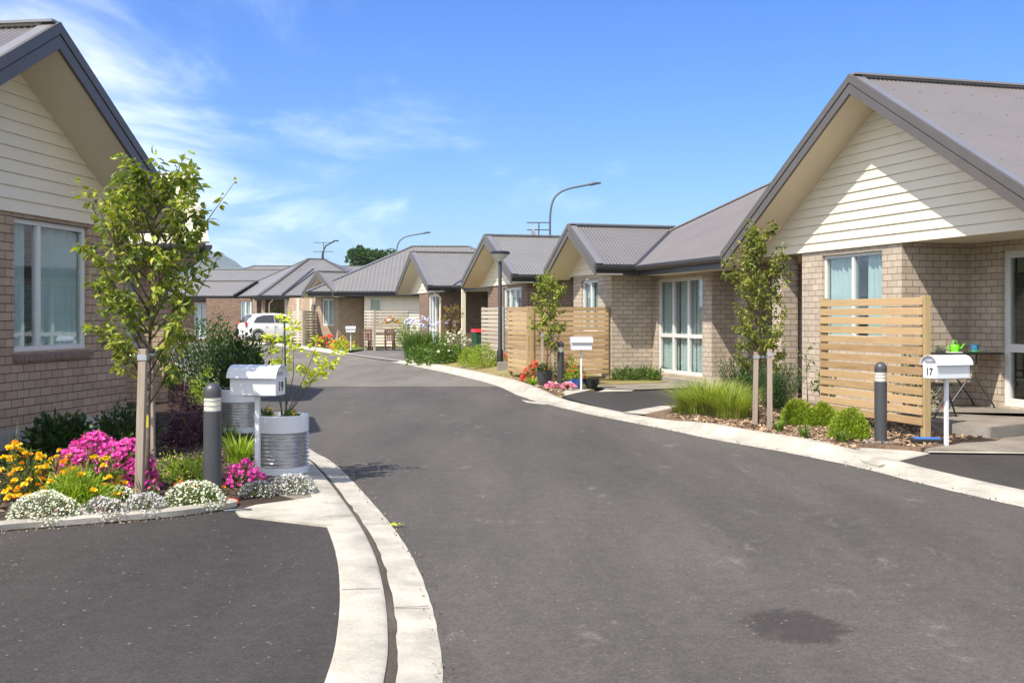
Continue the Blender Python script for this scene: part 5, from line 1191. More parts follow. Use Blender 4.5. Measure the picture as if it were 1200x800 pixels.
xx, yy_ = at(276, 543); grass_clump('day_lily', 'strappy bright green lily clump between bollard and near planter', 'plant', xx, yy_ + .15, .045, 190, .14, .34, .016, 'leaf_lime', .8)
xx, yy_ = at(262, 520); grass_clump('day_lily', 'second strappy lily clump behind the first, below the far planter', 'plant', xx, yy_ + .1, .045, 110, .1, .3, .014, 'leaf_mid', .8)
xx, yy_ = at(180, 470); grass_clump('flax', 'upright green strappy flax at the left house corner', 'plant', xx, yy_ + .3, .045, 150, .28, .8, .022, 'leaf_mid', .35)
xx, yy_ = at(163, 462); grass_clump('flax', 'second green flax close against the shaded wall', 'plant', xx - .2, yy_ + .6, .045, 150, .3, .75, .022, 'leaf_mid', .35)
cl('green_bush', 'mid green feathery bush behind the pear tree', 'bush', 205, 462, .55, .45, 1.05, 1900, (.06, .022), 'leaf_mid')
cl('green_bush', 'yellow-green bush under the pear tree crown', 'bush', 238, 478, .42, .35, .62, 1100, (.05, .022), 'leaf_lime')
cl('green_bush', 'broad green bush further along the left verge', 'bush', 262, 447, .8, .6, 1.15, 2400, (.08, .04), 'leaf_mid')
cl('green_bush', 'darker bush at the far end of the left verge', 'bush', 236, 440, .9, .7, 1.5, 2000, (.09, .045), 'leaf_dark')
xx, yy_ = at(8, 560); grass_clump('lavender', 'pale green flower spike at the left edge above the marigolds', 'plant', xx + .02, yy_ + .1, .045, 26, .03, .5, .012, 'leaf_grey', .1)
# orange garden ornament at the bollard foot
m = MB(); m.tube([(-.10, .02, .02), (-.06, -.04, .024), (0, -.055, .026), (.05, -.03, .03), (.03, .01, .03)], [.018, .026, .028, .026, .02], 10); o = m.build('garden_sandal', mat_plain('orange_rubber', (.70, .09, .03), .55), None, smooth=True); x, y = at(256, 594); o.location = (x, y, .045); tag(o, 'curled orange rubber piece lying at the left bollard foot', 'rubber piece', 'orange rubber pieces')
c_ = o.copy(); COL.objects.link(c_); x, y = at(269, 590); c_.location = (x, y, .045); c_.rotation_euler = (0, 0, 2.6); c_.scale = (.8, .8, .8); c_['label'] = 'smaller orange rubber piece nearer the letterbox post'
m = MB(); m.tube([(0, 0, .012), (.12, .06, .014), (.2, .07, .012)], .007, 8); o = m.build('hose', MT['pole_metal'], None, smooth=True); x, y = at(262, 600); o.location = (x, y, .05); tag(o, 'short grey hose end lying beside the orange rubber pieces', 'hose')
m = MB()
for k in range(6):
    a = k * 1.05; m.add([(0, 0, .01), (math.cos(a) * .05, math.sin(a) * .05, .02), (math.cos(a + .5) * .06, math.sin(a + .5) * .06, .012)], [(0, 1, 2)])
o = m.build('weed', MT['leaf_yellow'], None); x, y = G(466, 618); o.location = (x, y, .012); tag(o, 'tiny yellow-green weed at the road edge of the left gutter', 'weed')

# ================================================================ garden of number 17
sx, sy = at(889, 496, .08)
young_tree('pear_tree', 'young olive-green tree tied between two stakes in front of the right house', sx, sy, .07, 2.72, .50, .54, 3500, (.066, .035), 'leaf_olive', nbr=28, trunk=.020, seed=11, upw=1.5, group='young street trees')
a_, b_ = at(884.5, 497, .08); stake('left hand stake of the tree in front of the right house', a_, b_, .07, 1.0, .06, .02)
a_, b_ = at(902, 501, .08); stake('right hand stake of the tree in front of the right house', a_, b_, .07, 1.05, .06, 0)
m = MB(); m.box((0, 0, 0), (.24, .012, .035), rz=-.3); o = m.build('tree_tie', MT['zinc'], None); o.location = (sx + .02, sy - .05, 1.0); tag(o, 'grey strap between the stakes of the right hand tree', 'strap')
def at8(px, py): return G(px, py, .08)
x, y = at8(835, 486); grass_clump('ornamental_grass', 'wide lime green grass tuft left of the right hand tree', 'grass plant', x, y + .35, .07, 1700, .42, .64, .009, 'leaf_grass', .9, group='lime grass tufts')
x, y = at8(860, 490); grass_clump('ornamental_grass', 'lime grass tuft touching the tree stakes on their left', 'grass plant', x, y + .2, .07, 900, .26, .58, .009, 'leaf_grass', .9, group='lime grass tufts')
x, y = at8(805, 484); grass_clump('ornamental_grass', 'sparse pale grass tuft at the corner of the driveway', 'grass plant', x, y + .1, .07, 300, .22, .32, .008, 'leaf_grass', 1.0, group='lime grass tufts')
for px, py, hh, lab in ((875, 476, .78, 'dark green rosemary behind the tree stakes on the left'), (915, 484, .72, 'dark green rosemary between the stakes and the lime balls')):
    x, y = at8(px, py); t = thing('rosemary', lab, 'shrub', (x, y + .25, .07), group='rosemary shrubs'); mb = MB()
    for i in range(210):
        a = R_.uniform(0, 6.28); r = R_.uniform(0, .5); q0 = Vector((math.cos(a) * r * .3, math.sin(a) * r * .3, 0)); q1 = Vector((math.cos(a) * r, math.sin(a) * r, hh * R_.uniform(.6, 1.05)))
        k = 42; P = [tuple(q0 + (q1 - q0) * (j / k)) for j in range(5, k + 1)]; D = [(R_.gauss(0, .6), R_.gauss(0, .6), .7) for _ in P]
        leaves(mb, P, D, .042, .012, .1, False)
    mb.build('foliage', MT['leaf_dark'], t)
for px, py, r, lab in ((940, 499, .24, 'lime green ball shrub nearest the rosemary'), (970, 500, .21, 'middle lime green ball shrub, smallest of the three'), (1003, 515, .25, 'lime green ball shrub next to the right bollard')):
    x, y = at8(px, py); mound('ball_shrub', lab, 'shrub', x, y + .24, .06, r, r, r * 1.5, 5200, (.034, .016), 'leaf_ball', group='lime green ball shrubs', shape=.04, lobe=.3)
for px, py, lab in ((914, 505, 'tuft just right of the tree stakes'), (944, 513, 'small tuft at the kerb below the balls'), (988, 518, 'reddish small tuft near the bollard')):
    x, y = at8(px, py); grass_clump('grass_tuft', 'green spiky ' + lab if px != 988 else 'reddish green spiky tuft near the right bollard', 'grass plant', x, y + .05, .07, 70, .05, .2, .012, 'leaf_mid', .8, group='small spiky tufts')
x, y = at8(950, 482); young_tree('rose_twig', 'bare leggy rose bush standing before the slatted screen', x, y + .2, .07, 1.05, .3, .2, 60, (.05, .03), 'leaf_mid', nbr=6, trunk=.010, seed=21)
x, y = at8(972, 482); young_tree('lemon_sapling', 'knee-high leafy sapling at the left end of the right screen', x, y + .12, .07, .62, .1, .22, 150, (.07, .035), 'leaf_mid', nbr=7, trunk=.008, seed=22, upw=.8)
x, y = G(1032, 518, .07); bollard('dark bollard light on a round pad in the garden of number 17', x, y, .07, .95, pad=True)
x, y = G(1109, 524, .04); letterbox('white letterbox numbered 17 in front of the porch step', x, y, .03, rad(20), '17', side=-1, H=1.08, L=.52)
# meter cover by the screen
x, y = G(1087, 520, .06); t = thing('meter_box', 'black ground box with a blue lid beside the post of letterbox 17', 'meter box', (x, y, .055), rad(-6))
m = MB(); m.box((0, 0, .035), (.40, .24, .07)); m.build('body', MT['black'], t, bevel=.008); m = MB(); m.box((-.01, 0, .074), (.30, .17, .012)); m.build('lid', mat_plain('blue_plastic', (.04, .14, .42), .4), t, bevel=.004)
# slatted screens
t_side = -1
slat_screen('new pine slatted screen shielding the porch of number 17', [RF(13.8, 8.5), RF(11.55, 8.5)], .22, 1.80, 13, 'wood_new')
slat_screen('pine slatted screen with a corner behind the middle letterbox', [RF(26.1, 7.43), RF(24.35, 7.43), RF(24.35, 9.36)], .22, 1.78, 14, 'wood_new')
slat_screen('weathered slatted screen just behind the lamp post', [RF(33.3, 8.62), RF(31.15, 8.62), RF(31.15, 9.4)], .15, 1.84, 14, 'wood_grey')
def far_screen(lab, a, b, c, matk='wood_grey'):
    return slat_screen(lab, [a, b, c] if c else [a, b], .2, 1.85, 12, matk)
far_screen('whitish slatted screen at the boarded wall, orange flowers hanging on it', (AX(427, 51), 51), (AX(437.5, 49.5), 49.5), None, 'wood_grey')
far_screen('grey slatted screen behind the brown garden table', (AX(437.5, 52.6), 52.6), (AX(478, 52.8), 52.8), None, 'wood_grey')
far_screen('slatted screen right of the parked white car', (AX(340, 56), 56), (AX(355.5, 55), 55), (AX(378, 57.5), 57.5), 'wood_grey')

# ================================================================ porch table and things on it
x, y = RF(13.2, 10.7); tz = FL - .03
tbx, tby = AX(1127, 16.42), 16.42
ang = math.atan2(RF.v.y, RF.v.x)
t = thing('patio_table', 'dark folding patio table against the porch wall of number 17', 'table', (tbx, tby, tz), ang)
m = MB(); m.box((0, 0, .80), (1.02, .58, .022)); m.build('table_top', MT['black'], t, bevel=.006)
for sy_ in (-.22, .22):
    for s_ in (-1, 1):
        m = MB(); m.tube([(s_ * .40, sy_, 0), (s_ * .34, sy_, .10), (s_ * .14, sy_, .34), (s_ * .08, sy_, .42), (s_ * .08, sy_, .79)], .013, 8); m.build('leg', MT['charcoal'], t, smooth=True)
m = MB()
for z in (.42, .52): m.tube([(-.08, -.22, z), (.08, -.22, z)], .009, 6); m.tube([(-.08, .22, z), (.08, .22, z)], .009, 6)
m.build('crossbar', MT['charcoal'], t)
def chair(lab, x, y, rz):
    t = thing('folding_chair', lab, 'chair', (x, y, tz), rz, group='dark folding chairs on the porch')
    for s_ in (-1, 1):
        m = MB(); m.tube([(s_ * .2, -.25, 0), (s_ * .2, .2, .82)], .012, 8); m.build('leg', MT['black'], t); m = MB(); m.tube([(s_ * .18, .22, 0), (s_ * .18, -.18, .44)], .012, 8); m.build('leg', MT['black'], t)
    m = MB()
    for k in range(5): m.box((0, -.17 + k * .08, .44), (.38, .06, .015))
    m.build('seat', MT['black'], t)
    m = MB(); m.box((0, .19, .74), (.42, .02, .10)); m.box((0, .13, .62), (.40, .02, .05)); m.build('backrest', MT['black'], t); return t
cx_, cy_ = AX(1092, 14.9), 14.9; chair('dark folding chair half hidden behind the right screen post', cx_, cy_, ang + 1.9)
def on_table(px, dy=0): return (AX(px, tby + dy), tby + dy, tz + .812)
gw = mat_plain('lime_plastic', (.14, .62, .01), .35, coat=.2)
p = on_table(1119, -.08); t = thing('watering_can', 'lime green watering can on the porch table', 'watering can', p, ang)
m = MB(); m.lathe([(.062, 0), (.068, .01), (.072, .09), (.058, .115), (.05, .118), (.05, .10), (.004, .10)], 24); m.build('body', gw, t, smooth='auto')
m = MB(); m.tube([(.05, 0, .02), (.11, 0, .07), (.17, 0, .13)], [.016, .012, .009], 8); m.lathe([(.009, 0), (.02, .012)], 10, (.172, 0, .128)); m.build('spout', gw, t, smooth='auto')
m = MB(); m.tube([(-.045, 0, .11), (-.02, 0, .18), (.03, 0, .165), (.045, 0, .11)], .009, 8); m.tube([(-.066, 0, .09), (-.12, 0, .10), (-.12, 0, .04), (-.068, 0, .025)], .008, 8); m.build('handle', gw, t, smooth=True)
p = on_table(1142, -.1); t = thing('flower_pot', 'small blue patterned pot on a green saucer on the porch table', 'pot', p)
m = MB(); m.lathe([(.045, .012), (.07, .115), (.072, .12), (.066, .12), (.05, .03), (.003, .03)], 20); m.build('pot', mat_plain('blue_glaze', (.06, .22, .42), .2, var=.8, scale=22, coat=.5), t, smooth='auto')
m = MB(); m.lathe([(.06, 0), (.085, .018), (.08, .02), (.002, .01)], 20); m.build('saucer', gw, t, smooth='auto')
p = on_table(1102, -.05); mound('succulent', 'small grey succulent in a low dish on the porch table', 'plant', p[0], p[1], p[2] + .02, .08, .07, .06, 120, (.04, .016), 'leaf_grey')
m = MB(); m.lathe([(.06, 0), (.08, .03), (.075, .03), (.002, .015)], 18); o = m.build('dish', MT['concrete_grey'], None, smooth='auto'); o.location = p; tag(o, 'low grey dish under the succulent on the porch table', 'dish')
m = MB(); m.box((0, 0, .006), (.2, .15, .012)); o = m.build('tray', MT['frame'], None, bevel=.003); o.location = on_table(1118, -.2); tag(o, 'flat white tray beneath the green watering can', 'tray')
x, y = RF(13.0, 9.4); mound('geranium', 'red and white geraniums glimpsed through the slats of the right screen', 'flower', x, y, FL, .42, .2, .75, 420, (.05, .03), 'leaf_mid', [('f_red', 40, .02, 'f'), ('f_white', 25, .02, 'f')])

# ================================================================ middle garden
def atm(px, py): return G(px, py, .08)
x, y = atm(657, 452); bollard('dark bollard light among potted flowers at the middle driveway', x, y, .07, .96)
x, y = atm(681, 454); letterbox('white letterbox beside the middle bollard before the corner screen', x, y, .05, ang + rad(-12), None, L=.46, H=1.08)
m_ = atm(641, 452)
young_tree('pear_tree', 'young green tree in front of the corner screen', m_[0], m_[1], .07, 2.35, .62, .50, 1900, (.075, .042), 'leaf_tree', nbr=20, trunk=.022, seed=31, fine=False, upw=1.6, group='young street trees')
for dx, lab in ((-.10, 'left stake of the tree before the corner screen'), (.12, 'right stake of the tree before the corner screen')): stake(lab, m_[0] + dx, m_[1] - .05, .07, 1.15, .055)
def pot(lab, px, py, r, h, col, prof='bowl'):
    x, y = atm(px, py); m = MB(); m.lathe([(r * .6, 0), (r * .92, h * .5), (r, h * .95), (r * 1.03, h), (r * .93, h), (r * .9, h * .9), (.003, h * .88)], 22); o = m.build('flower_pot', col, None, smooth='auto'); o.location = (x, y + r, .07); tag(o, lab, 'pot', 'glazed pots at the middle driveway'); return x, y + r, .07 + h * .85
p = pot('wide bright blue pot behind the middle letterbox post', 675, 454, .19, .19, mat_plain('blue_pot', (.03, .10, .32), .2, coat=.5)); mound('geranium', 'yellow-green plant with red blooms in the blue pot', 'flower', p[0], p[1], p[2], .2, .18, .26, 260, (.07, .035), 'leaf_lime', ('f_red', 30, .03, 'f'))
p = pot('wide black pot right of the blue one', 694, 454, .17, .18, MT['black'])
p = pot('tall dark pot leaning at the foot of the young tree', 638, 453, .17, .34, MT['charcoal']); mound('pot_plant', 'dark foliage in the tall dark pot', 'plant', p[0], p[1], p[2], .16, .16, .18, 160, (.07, .035), 'leaf_dark')
x, y = atm(626, 449); mound('geranium', 'bright red geranium clump left of the young tree', 'flower', x, y + .1, .07, .3, .2, .42, 260, (.06, .04), 'leaf_mid', ('f_red', 150, .034, 'f'))
x, y = atm(624, 451); grass_clump('lily_tuft', 'pale green leafy tuft below the red geraniums', 'plant', x, y + .08, .07, 90, .12, .22, .03, 'leaf_lime', .8)
for px, lab in ((647, 'left pink petunia patch at the kerb corner'), (665, 'right pink petunia patch around the middle bollard foot')):
    x, y = atm(px, 455); mound('petunia', lab, 'flower', x, y + .05, .06, .17, .1, .12, 90, (.04, .025), 'leaf_mid', ('f_pink', 90, .028, 'f'), 'pink petunias')
x, y = atm(667, 446); mound('canna', 'yellow-green leafy clump between bollard and letterbox', 'plant', x, y + .3, .07, .28, .2, .55, 260, (.09, .05), 'leaf_lime', ('f_red', 14, .03, 'f'))
x, y = atm(645, 447); mound('geranium', 'small red blooms at the foot of the corner screen', 'flower', x + .25, y + .35, .07, .35, .15, .62, 200, (.06, .04), 'leaf_mid', ('f_red', 26, .03, 'f'))
x, y = atm(601, 437); m = MB(); m.box((0, 0, .15), (.42, .3, .30)); m.box((0, 0, .301), (.34, .22, .012)); o = m.build('planter_block', MT['concrete_grey'], None, bevel=.01); o.location = (x - .2, y + .1, .06); tag(o, 'grey concrete block planter left of the corner screen', 'planter')
x, y = atm(590, 433); mound('red_succulent', 'orange-red leafy plant beside the concrete block planter', 'plant', x, y + .1, .07, .26, .2, .42, 300, (.07, .03), 'leaf_lime', ('f_red', 60, .04, 'f'))
for i, (px, lab) in enumerate(((733, 'left'), (757, 'second'), (781, 'third'), (800, 'right hand'))):
    x, y = G(px, 446, .07); mound('border_shrub', 'low leafy shrub under the tall window, ' + ('leftmost of four' if i == 0 else 'second from the left' if i == 1 else 'third from the left' if i == 2 else 'reddish and rightmost'), 'shrub', x, y + .25, .06, .36, .22, .27, 420, (.11, .03), 'leaf_mid' if i < 3 else 'leaf_olive', group='low shrubs under the tall window')
# lamp post
x, y = AX(586, 30.4), 30.4; t = thing('lamp_post', 'black lamp post with flat round head beside the weathered screen', 'lamp post', (x, y, .12))
m = MB(); m.lathe([(.085, 0), (.085, .5), (.055, .55), (.048, 2.95), (.03, 2.98)], 14); m.build('pole', MT['black'], t, smooth='auto')
m = MB(); m.lathe([(.05, 2.95), (.10, 3.00), (.24, 3.12), (.24, 3.14), (.01, 3.14)], 24); m.build('diffuser', mat_plain('clear_diffuser', (.55, .56, .55), .25), t, smooth='auto')
m = MB(); m.lathe([(.27, 3.142), (.27, 3.20), (.22, 3.22), (.01, 3.23)], 24); m.build('lamp_shade', MT['black'], t, smooth='auto')
# bushes beyond
x, y = AX(567, 30.6), 30.2; mound('ball_shrub', 'larger light green ball shrub left of the lamp post', 'shrub', x, y + .3, .16, .44, .42, .66, 2200, (.05, .025), 'leaf_ball', group='light green ball shrubs', shape=.05, lobe=.3)
x, y = AX(549, 31.6), 31.2; mound('ball_shrub', 'smaller light green ball shrub, second from the lamp post', 'shrub', x, y + .3, .16, .32, .32, .52, 1300, (.05, .025), 'leaf_ball', group='light green ball shrubs', shape=.05, lobe=.3)
for px, py, r, h, lab in ((500, 426, .6, .62, 'leafy bright green clump at the far kerb, leftmost'), (520, 428, .62, .66, 'leafy bright green clump at the far kerb, middle'), (538, 426, .5, .5, 'leafy bright green clump at the far kerb, nearest the ball shrubs')):
    x, y = G(px, py, .08); mound('hosta', lab, 'shrub', x, y + .5, .06, r, .5, h, 1000, (.12, .06), 'leaf_mid', ('f_white', 22, .045, 'f') if px == 520 else None, group='leafy clumps at the far kerb')
for px, lab in ((487, 'agapanthus clump with lilac heads, leftmost at the far corner'), (506, 'agapanthus clump with lilac heads before the tall narrow window')):
    x, y = G(px, 418, .08); grass_clump('agapanthus', lab, 'plant', x, y, .06, 260, .42, 1.15, .05, 'leaf_mid', .5, fl=('f_lilac', 9, .05), group='agapanthus clumps')
x, y = AX(535, 37.0), 37.0; mound('rose_bush', 'white flowering bush in front of the porch recess', 'bush', x, y, .2, .6, .4, .8, 700, (.08, .04), 'leaf_grey', ('f_white', 90, .045, 'f'))
x, y = AX(531, 37.2), 37.0; young_tree('pear_tree', 'thin bronze-leaved young tree before the shaded porch recess', x, y + .4, .15, 1.75, .55, .5, 420, (.09, .05), 'leaf_bronze', nbr=11, trunk=.03, seed=41, fine=False, upw=1.2, group='young street trees'); stake('pale stake of the thin bronze-leaved tree', x + .05, y + .3, .15, 1.3, .07)
# wheelie bin
x, y = RF(36.2, 9.35); t = thing('wheelie_bin', 'dark green wheelie bin with red lid in the porch recess', 'bin', (x, y, .08), ang)
m = MB(); m.add([(-.2, -.22, .05), (.2, -.22, .05), (.2, .22, .05), (-.2, .22, .05), (-.27, -.3, .95), (.27, -.3, .95), (.27, .3, .95), (-.27, .3, .95)], [(3, 2, 1, 0), (4, 5, 6, 7), (0, 1, 5, 4), (1, 2, 6, 5), (2, 3, 7, 6), (3, 0, 4, 7)]); m.build('body', mat_plain('bin_green', (.015, .07, .04), .4), t, bevel=.01)
m = MB(); m.add([(-.29, -.33, .955), (.29, -.33, .955), (.29, .3, .955), (-.29, .3, .955), (-.25, -.28, 1.0), (.25, -.28, 1.0), (.27, .3, 1.06), (-.27, .3, 1.06)], [(3, 2, 1, 0), (4, 5, 6, 7), (0, 1, 5, 4), (1, 2, 6, 5), (2, 3, 7, 6), (3, 0, 4, 7)]); m.build('lid', mat_plain('bin_red', (.6, .02, .03), .4), t, bevel=.01)
for s_ in (-1, 1):
    m = MB(); m.tube([(s_ * .2, .26, .1), (s_ * .25, .26, .1)], .1, 14); m.build('wheel', MT['black'], t)

# ================================================================ far end of the street
x, y = G(411, 410, .05); letterbox('small far white letterbox at the corner of the far driveway', x, y, .04, rad(4), None, L=.44, H=1.08)
for px, py, r, lab in ((422, 406, .52, 'round olive shrub right of the far letterbox'), (431, 406, .48, 'round olive shrub closest to the whitish screen')):
    x, y = G(px, py, .03); mound('ball_shrub', lab, 'shrub', x, y, .03, r, r, r * 1.6, 1000, (.08, .04), 'leaf_olive', group='round olive shrubs', shape=.05)
x, y = G(401, 409, .05); mound('canna', 'yellow and red leafy flower clump left of the far letterbox', 'flower', x, y, .04, .6, .4, .5, 450, (.11, .06), 'leaf_yellow', ('f_red', 26, .06, 'f'))
x, y = G(383, 408, .05); mound('canna', 'crimson flowers at the kerb right of the white blossoms', 'flower', x, y, .04, .4, .3, .55, 160, (.12, .07), 'leaf_mid', ('f_red', 60, .08, 'f'))
x, y = G(320, 401.5, .05); mound('hydrangea', 'white hydrangea bush in front of the parked car', 'bush', x, y, .04, .7, .5, .8, 500, (.12, .07), 'leaf_mid', ('f_white', 220, .07, 'f'), group='white hydrangeas')
x, y = G(340, 403, .05); mound('hydrangea', 'white hydrangea bush left of the far slatted screen', 'bush', x, y, .04, .9, .5, .75, 600, (.12, .07), 'leaf_mid', ('f_white', 240, .07, 'f'), group='white hydrangeas')
x, y = G(352, 404, .05); mound('green_shrub', 'clipped green shrub before the far slatted screen', 'shrub', x, y, .04, .9, .5, .85, 700, (.1, .05), 'leaf_olive')
x, y = G(376, 404, .05); mound('green_shrub', 'taller mixed green shrub at the end of the far slatted screen', 'shrub', x, y, .04, .8, .5, 1.3, 700, (.1, .05), 'leaf_mid', ('f_pink', 20, .07, 'f'))
x, y = G(323, 402, .05); young_tree('standard_bush', 'small round-headed standard bush before the white car', x, y + .3, .04, 2.1, 1.1, .35, 420, (.12, .07), 'leaf_olive', nbr=12, trunk=.03, seed=51, fine=False)
x, y = G(411, 406, .05); young_tree('pear_tree', 'bronze-leaved young tree behind the far white letterbox', x, y + 1.5, .04, 3.3, 1.3, .75, 800, (.15, .08), 'leaf_bronze', nbr=14, trunk=.04, seed=52, fine=False, group='young street trees')
for dx, lab in ((-1.0, 'left'), (1.0, 'right')): stake(lab + ' stake of the far bronze-leaved tree', x + dx * .62, y + 1.4, .04, 1.5, .09)
for i, (px, w_, h) in enumerate(((264, 1.1, 1.2), (277, 1.0, 1.05), (289, .9, 1.1))):
    x, y = G(px, 401, 0); mound('hedge_shrub', ('yellow-green hedge shrub nearest the left trees', 'middle yellow-green hedge shrub before the dark wall', 'yellow-green hedge shrub closest to the rear of the car')[i], 'shrub', x, y, 0, w_, .6, h, 900, (.12, .06), 'leaf_lime', ('f_yellow', 40, .05, 'f'), group='yellow-green hedge shrubs')
x, y = G(452, 405, .05); mound('silver_plant', 'silvery white low plant in front of the brown garden table', 'plant', x, y, .04, .9, .4, .4, 500, (.1, .05), 'leaf_grey', ('f_white', 160, .05, 'f'))
x, y = G(470, 408, .05); mound('hydrangea', 'pale pink flowering bush at the far driveway corner', 'bush', x, y + 2, .04, .9, .5, 1.25, 500, (.1, .05), 'leaf_grey', ('f_cool', 200, .06, 'f'))
x, y = AX(476, 52), 52; mound('green_shrub', 'rounded bright shrub on the ledge of the grey screen', 'shrub', x, y, .04, .5, .4, 1.5, 500, (.1, .05), 'leaf_lime')
sheet('lawn_strip', Gs([(380, 408.6), (400, 411.6), (440, 408), (480, 406), (480, 401), (380, 402)], .03), .03, MT['lawn'])
sheet('lawn_strip', Gs([(300, 402), (350, 405.6), (378, 408), (380, 401), (300, 398)], .03), .03, MT['lawn'])
# brown garden table with chairs and hanging flowers
MT['rust'] = mat_plain('brown_timber', (.12, .045, .025), .6)
cx, cy = AX(447, 50.5), 50.5; t = thing('garden_table', 'dark brown garden table in front of the grey screen', 'table', (cx, cy, .05))
m = MB(); m.box((0, 0, .73), (1.3, .8, .04)); m.build('table_top', MT['rust'], t)
for a in (-1, 1):
    for b in (-1, 1): m = MB(); m.box((a * .55, b * .3, .355), (.06, .06, .71)); m.build('leg', MT['rust'], t)
for i, (dx, dy, rz) in enumerate(((-.55, -.6, 3.14), (.45, -.6, 3.14))):
    t = thing('garden_chair', ('brown slatted garden chair at the left of the table', 'brown slatted garden chair at the right of the table')[i], 'chair', (cx + dx, cy + dy, .05), rz, group='brown garden chairs')
    for a in (-1, 1):
        m = MB(); m.box((a * .2, -.2, .22), (.04, .04, .44)); m.build('leg', MT['rust'], t); m = MB(); m.box((a * .2, .2, .46), (.04, .04, .92)); m.build('leg', MT['rust'], t)
    m = MB(); m.box((0, 0, .44), (.44, .44, .03)); m.build('seat', MT['rust'], t); m = MB()
    for k in range(5): m.box((-.16 + k * .08, .2, .68), (.045, .02, .42))
    m.box((0, .2, .9), (.44, .025, .06)); m.build('backrest', MT['rust'], t)
mound('hanging_flowers', 'orange flowers hanging on the grey slatted screen', 'flower', AX(459, 52.3), 52.35, 1.2, .45, .12, .30, 160, (.08, .045), 'leaf_mid', ('f_orange', 36, .06, 'f'))
# parked car
white = mat_plain('white_car_paint', (.74, .74, .72), .22, var=.02, coat=.8)
def car():
    t = thing('hatchback', 'white hatchback parked nose-in at the far driveway, rear towards the road', 'car', (AX(322, 60.8), 60.8, .22), rad(30))
    # stations along x (rear at -x): (x, [ (half width, z) ... ]) bottom to roof
    prof = [(-1.86, .30, .52, .86, .90, .66), (-1.80, .24, .50, .92, .98, .74), (-1.62, .22, .55, .96, 1.22, .70), (-1.35, .22, .55, .96, 1.43, .62), (-.9, .20, .55, .95, 1.51, .60), (-.2, .20, .55, .94, 1.53, .60), (.45, .20, .55, .93, 1.47, .60), (.80, .20, .55, .93, 1.25, .64), (1.15, .20, .55, .92, 1.00, .72), (1.55, .22, .52, .86, .90, .70), (1.86, .28, .48, .72, .76, .60)]
    wmax = .82; vs = []; ring = 12
    for i, (x, zb, zm, zs, zt, tw) in enumerate(prof):
        w_ = wmax * (1 if -1.6 < x < 1.4 else .93 if -1.8 < x < 1.7 else .84)
        half = [(w_ * .82, zb), (w_ * .98, zb + .1), (w_, zm), (w_ * .97, zs), (max(tw, .5) * 1.0, zt - .05), (tw * .75, zt)]
        vs += [(x, y, z) for y, z in half] + [(x, -y, z) for y, z in half[::-1]]
    m = MB(); n = len(prof); m.add(vs, [(i * ring + k, i * ring + (k + 1) % ring, (i + 1) * ring + (k + 1) % ring, (i + 1) * ring + k) for i in range(n - 1) for k in range(ring)] + [tuple(range(ring))[::-1], tuple((n - 1) * ring + k for k in range(ring))])
    body = m.build('body', white, t, smooth='auto')
    gl = mat_plain('car_glass', (.02, .025, .028), .06, spec=.8)
    for sy_ in (-1, 1):
        for P in ([(-1.42, 1.02), (-1.22, 1.30), (-.85, 1.41), (-.28, 1.43), (-.28, 1.02)], [(-.22, 1.02), (-.22, 1.43), (.38, 1.36), (.66, 1.18), (.78, 1.02)]):
            m = MB(); A = [(x, sy_ * (.825 - .19 * (z - .96) / .52), z) for x, z in P]; B = [(x, yv * .96, z) for x, yv, z in A]; k = len(P); m.add(A + B, [tuple(range(k)), tuple(range(k, 2 * k))] + [(i, (i + 1) % k, (i + 1) % k + k, i + k) for i in range(k)]); m.build('window', gl, t)
    m = MB(); A = [(-1.80, -.60, 1.02), (-1.80, .60, 1.02), (-1.49, .52, 1.39), (-1.49, -.52, 1.39)]; m.add(A + [(x + .04, y, z - .03) for x, y, z in A], [(0, 1, 2, 3), (7, 6, 5, 4), (0, 4, 5, 1), (1, 5, 6, 2), (2, 6, 7, 3), (3, 7, 4, 0)]); m.build('rear_window', gl, t)
    for sy_ in (-1, 1):
        for x in (-1.18, 1.18):
            wl_ = MB(); wl_.tube([(x, sy_ * .66, .30), (x, sy_ * .845, .30)], .30, 24); wo_ = wl_.build('wheel', MT['black'], t); r_ = MB(); r_.tube([(x, sy_ * .84, .30), (x, sy_ * .855, .30)], .20, 20)
            r_.build('rim', MT['zinc'], wo_)
            a_ = MB(); pts = [(x + .37 * math.cos(k * math.pi / 12), sy_ * .826, .30 + .37 * math.sin(k * math.pi / 12)) for k in range(13)]; a_.tube(pts, .022, 6); a_.build('wheel_arch', MT['black'], t)
        m = MB(); m.box((-1.80, sy_ * .66, .93), (.09, .17, .26)); m.build('tail_light', mat_plain('red_lens', (.55, .02, .02), .2), t, bevel=.03)
        m = MB(); m.box((.55, sy_ * .90, 1.0), (.12, .14, .10)); m.build('mirror', white, t, bevel=.02)
        for xx in (-.25, -.75):
            m = MB(); m.box((xx, sy_ * .83, .86), (.14, .02, .03)); m.build('door_handle', white, t)
        m = MB(); m.tube([(-.25, sy_ * .823, .3), (-.25, sy_ * .827, .98)], .006, 4); m.build('door_seam', MT['black'], t)
    m = MB(); m.box((-1.90, 0, .66), (.02, .48, .12)); m.build('number_plate', MT['frame'], t)
    m = MB(); m.box((-1.84, 0, .40), (.12, 1.35, .10)); m.build('bumper', white, t, bevel=.03)
    m = MB(); m.box((-1.44, 0, 1.46), (.16, 1.0, .03)); m.build('spoiler', white, t, bevel=.01)
    m = MB(); m.tube([(-1.1, 0, 1.5), (-1.22, 0, 1.66)], .006, 5); m.build('aerial', MT['black'], t)
    return t
car()
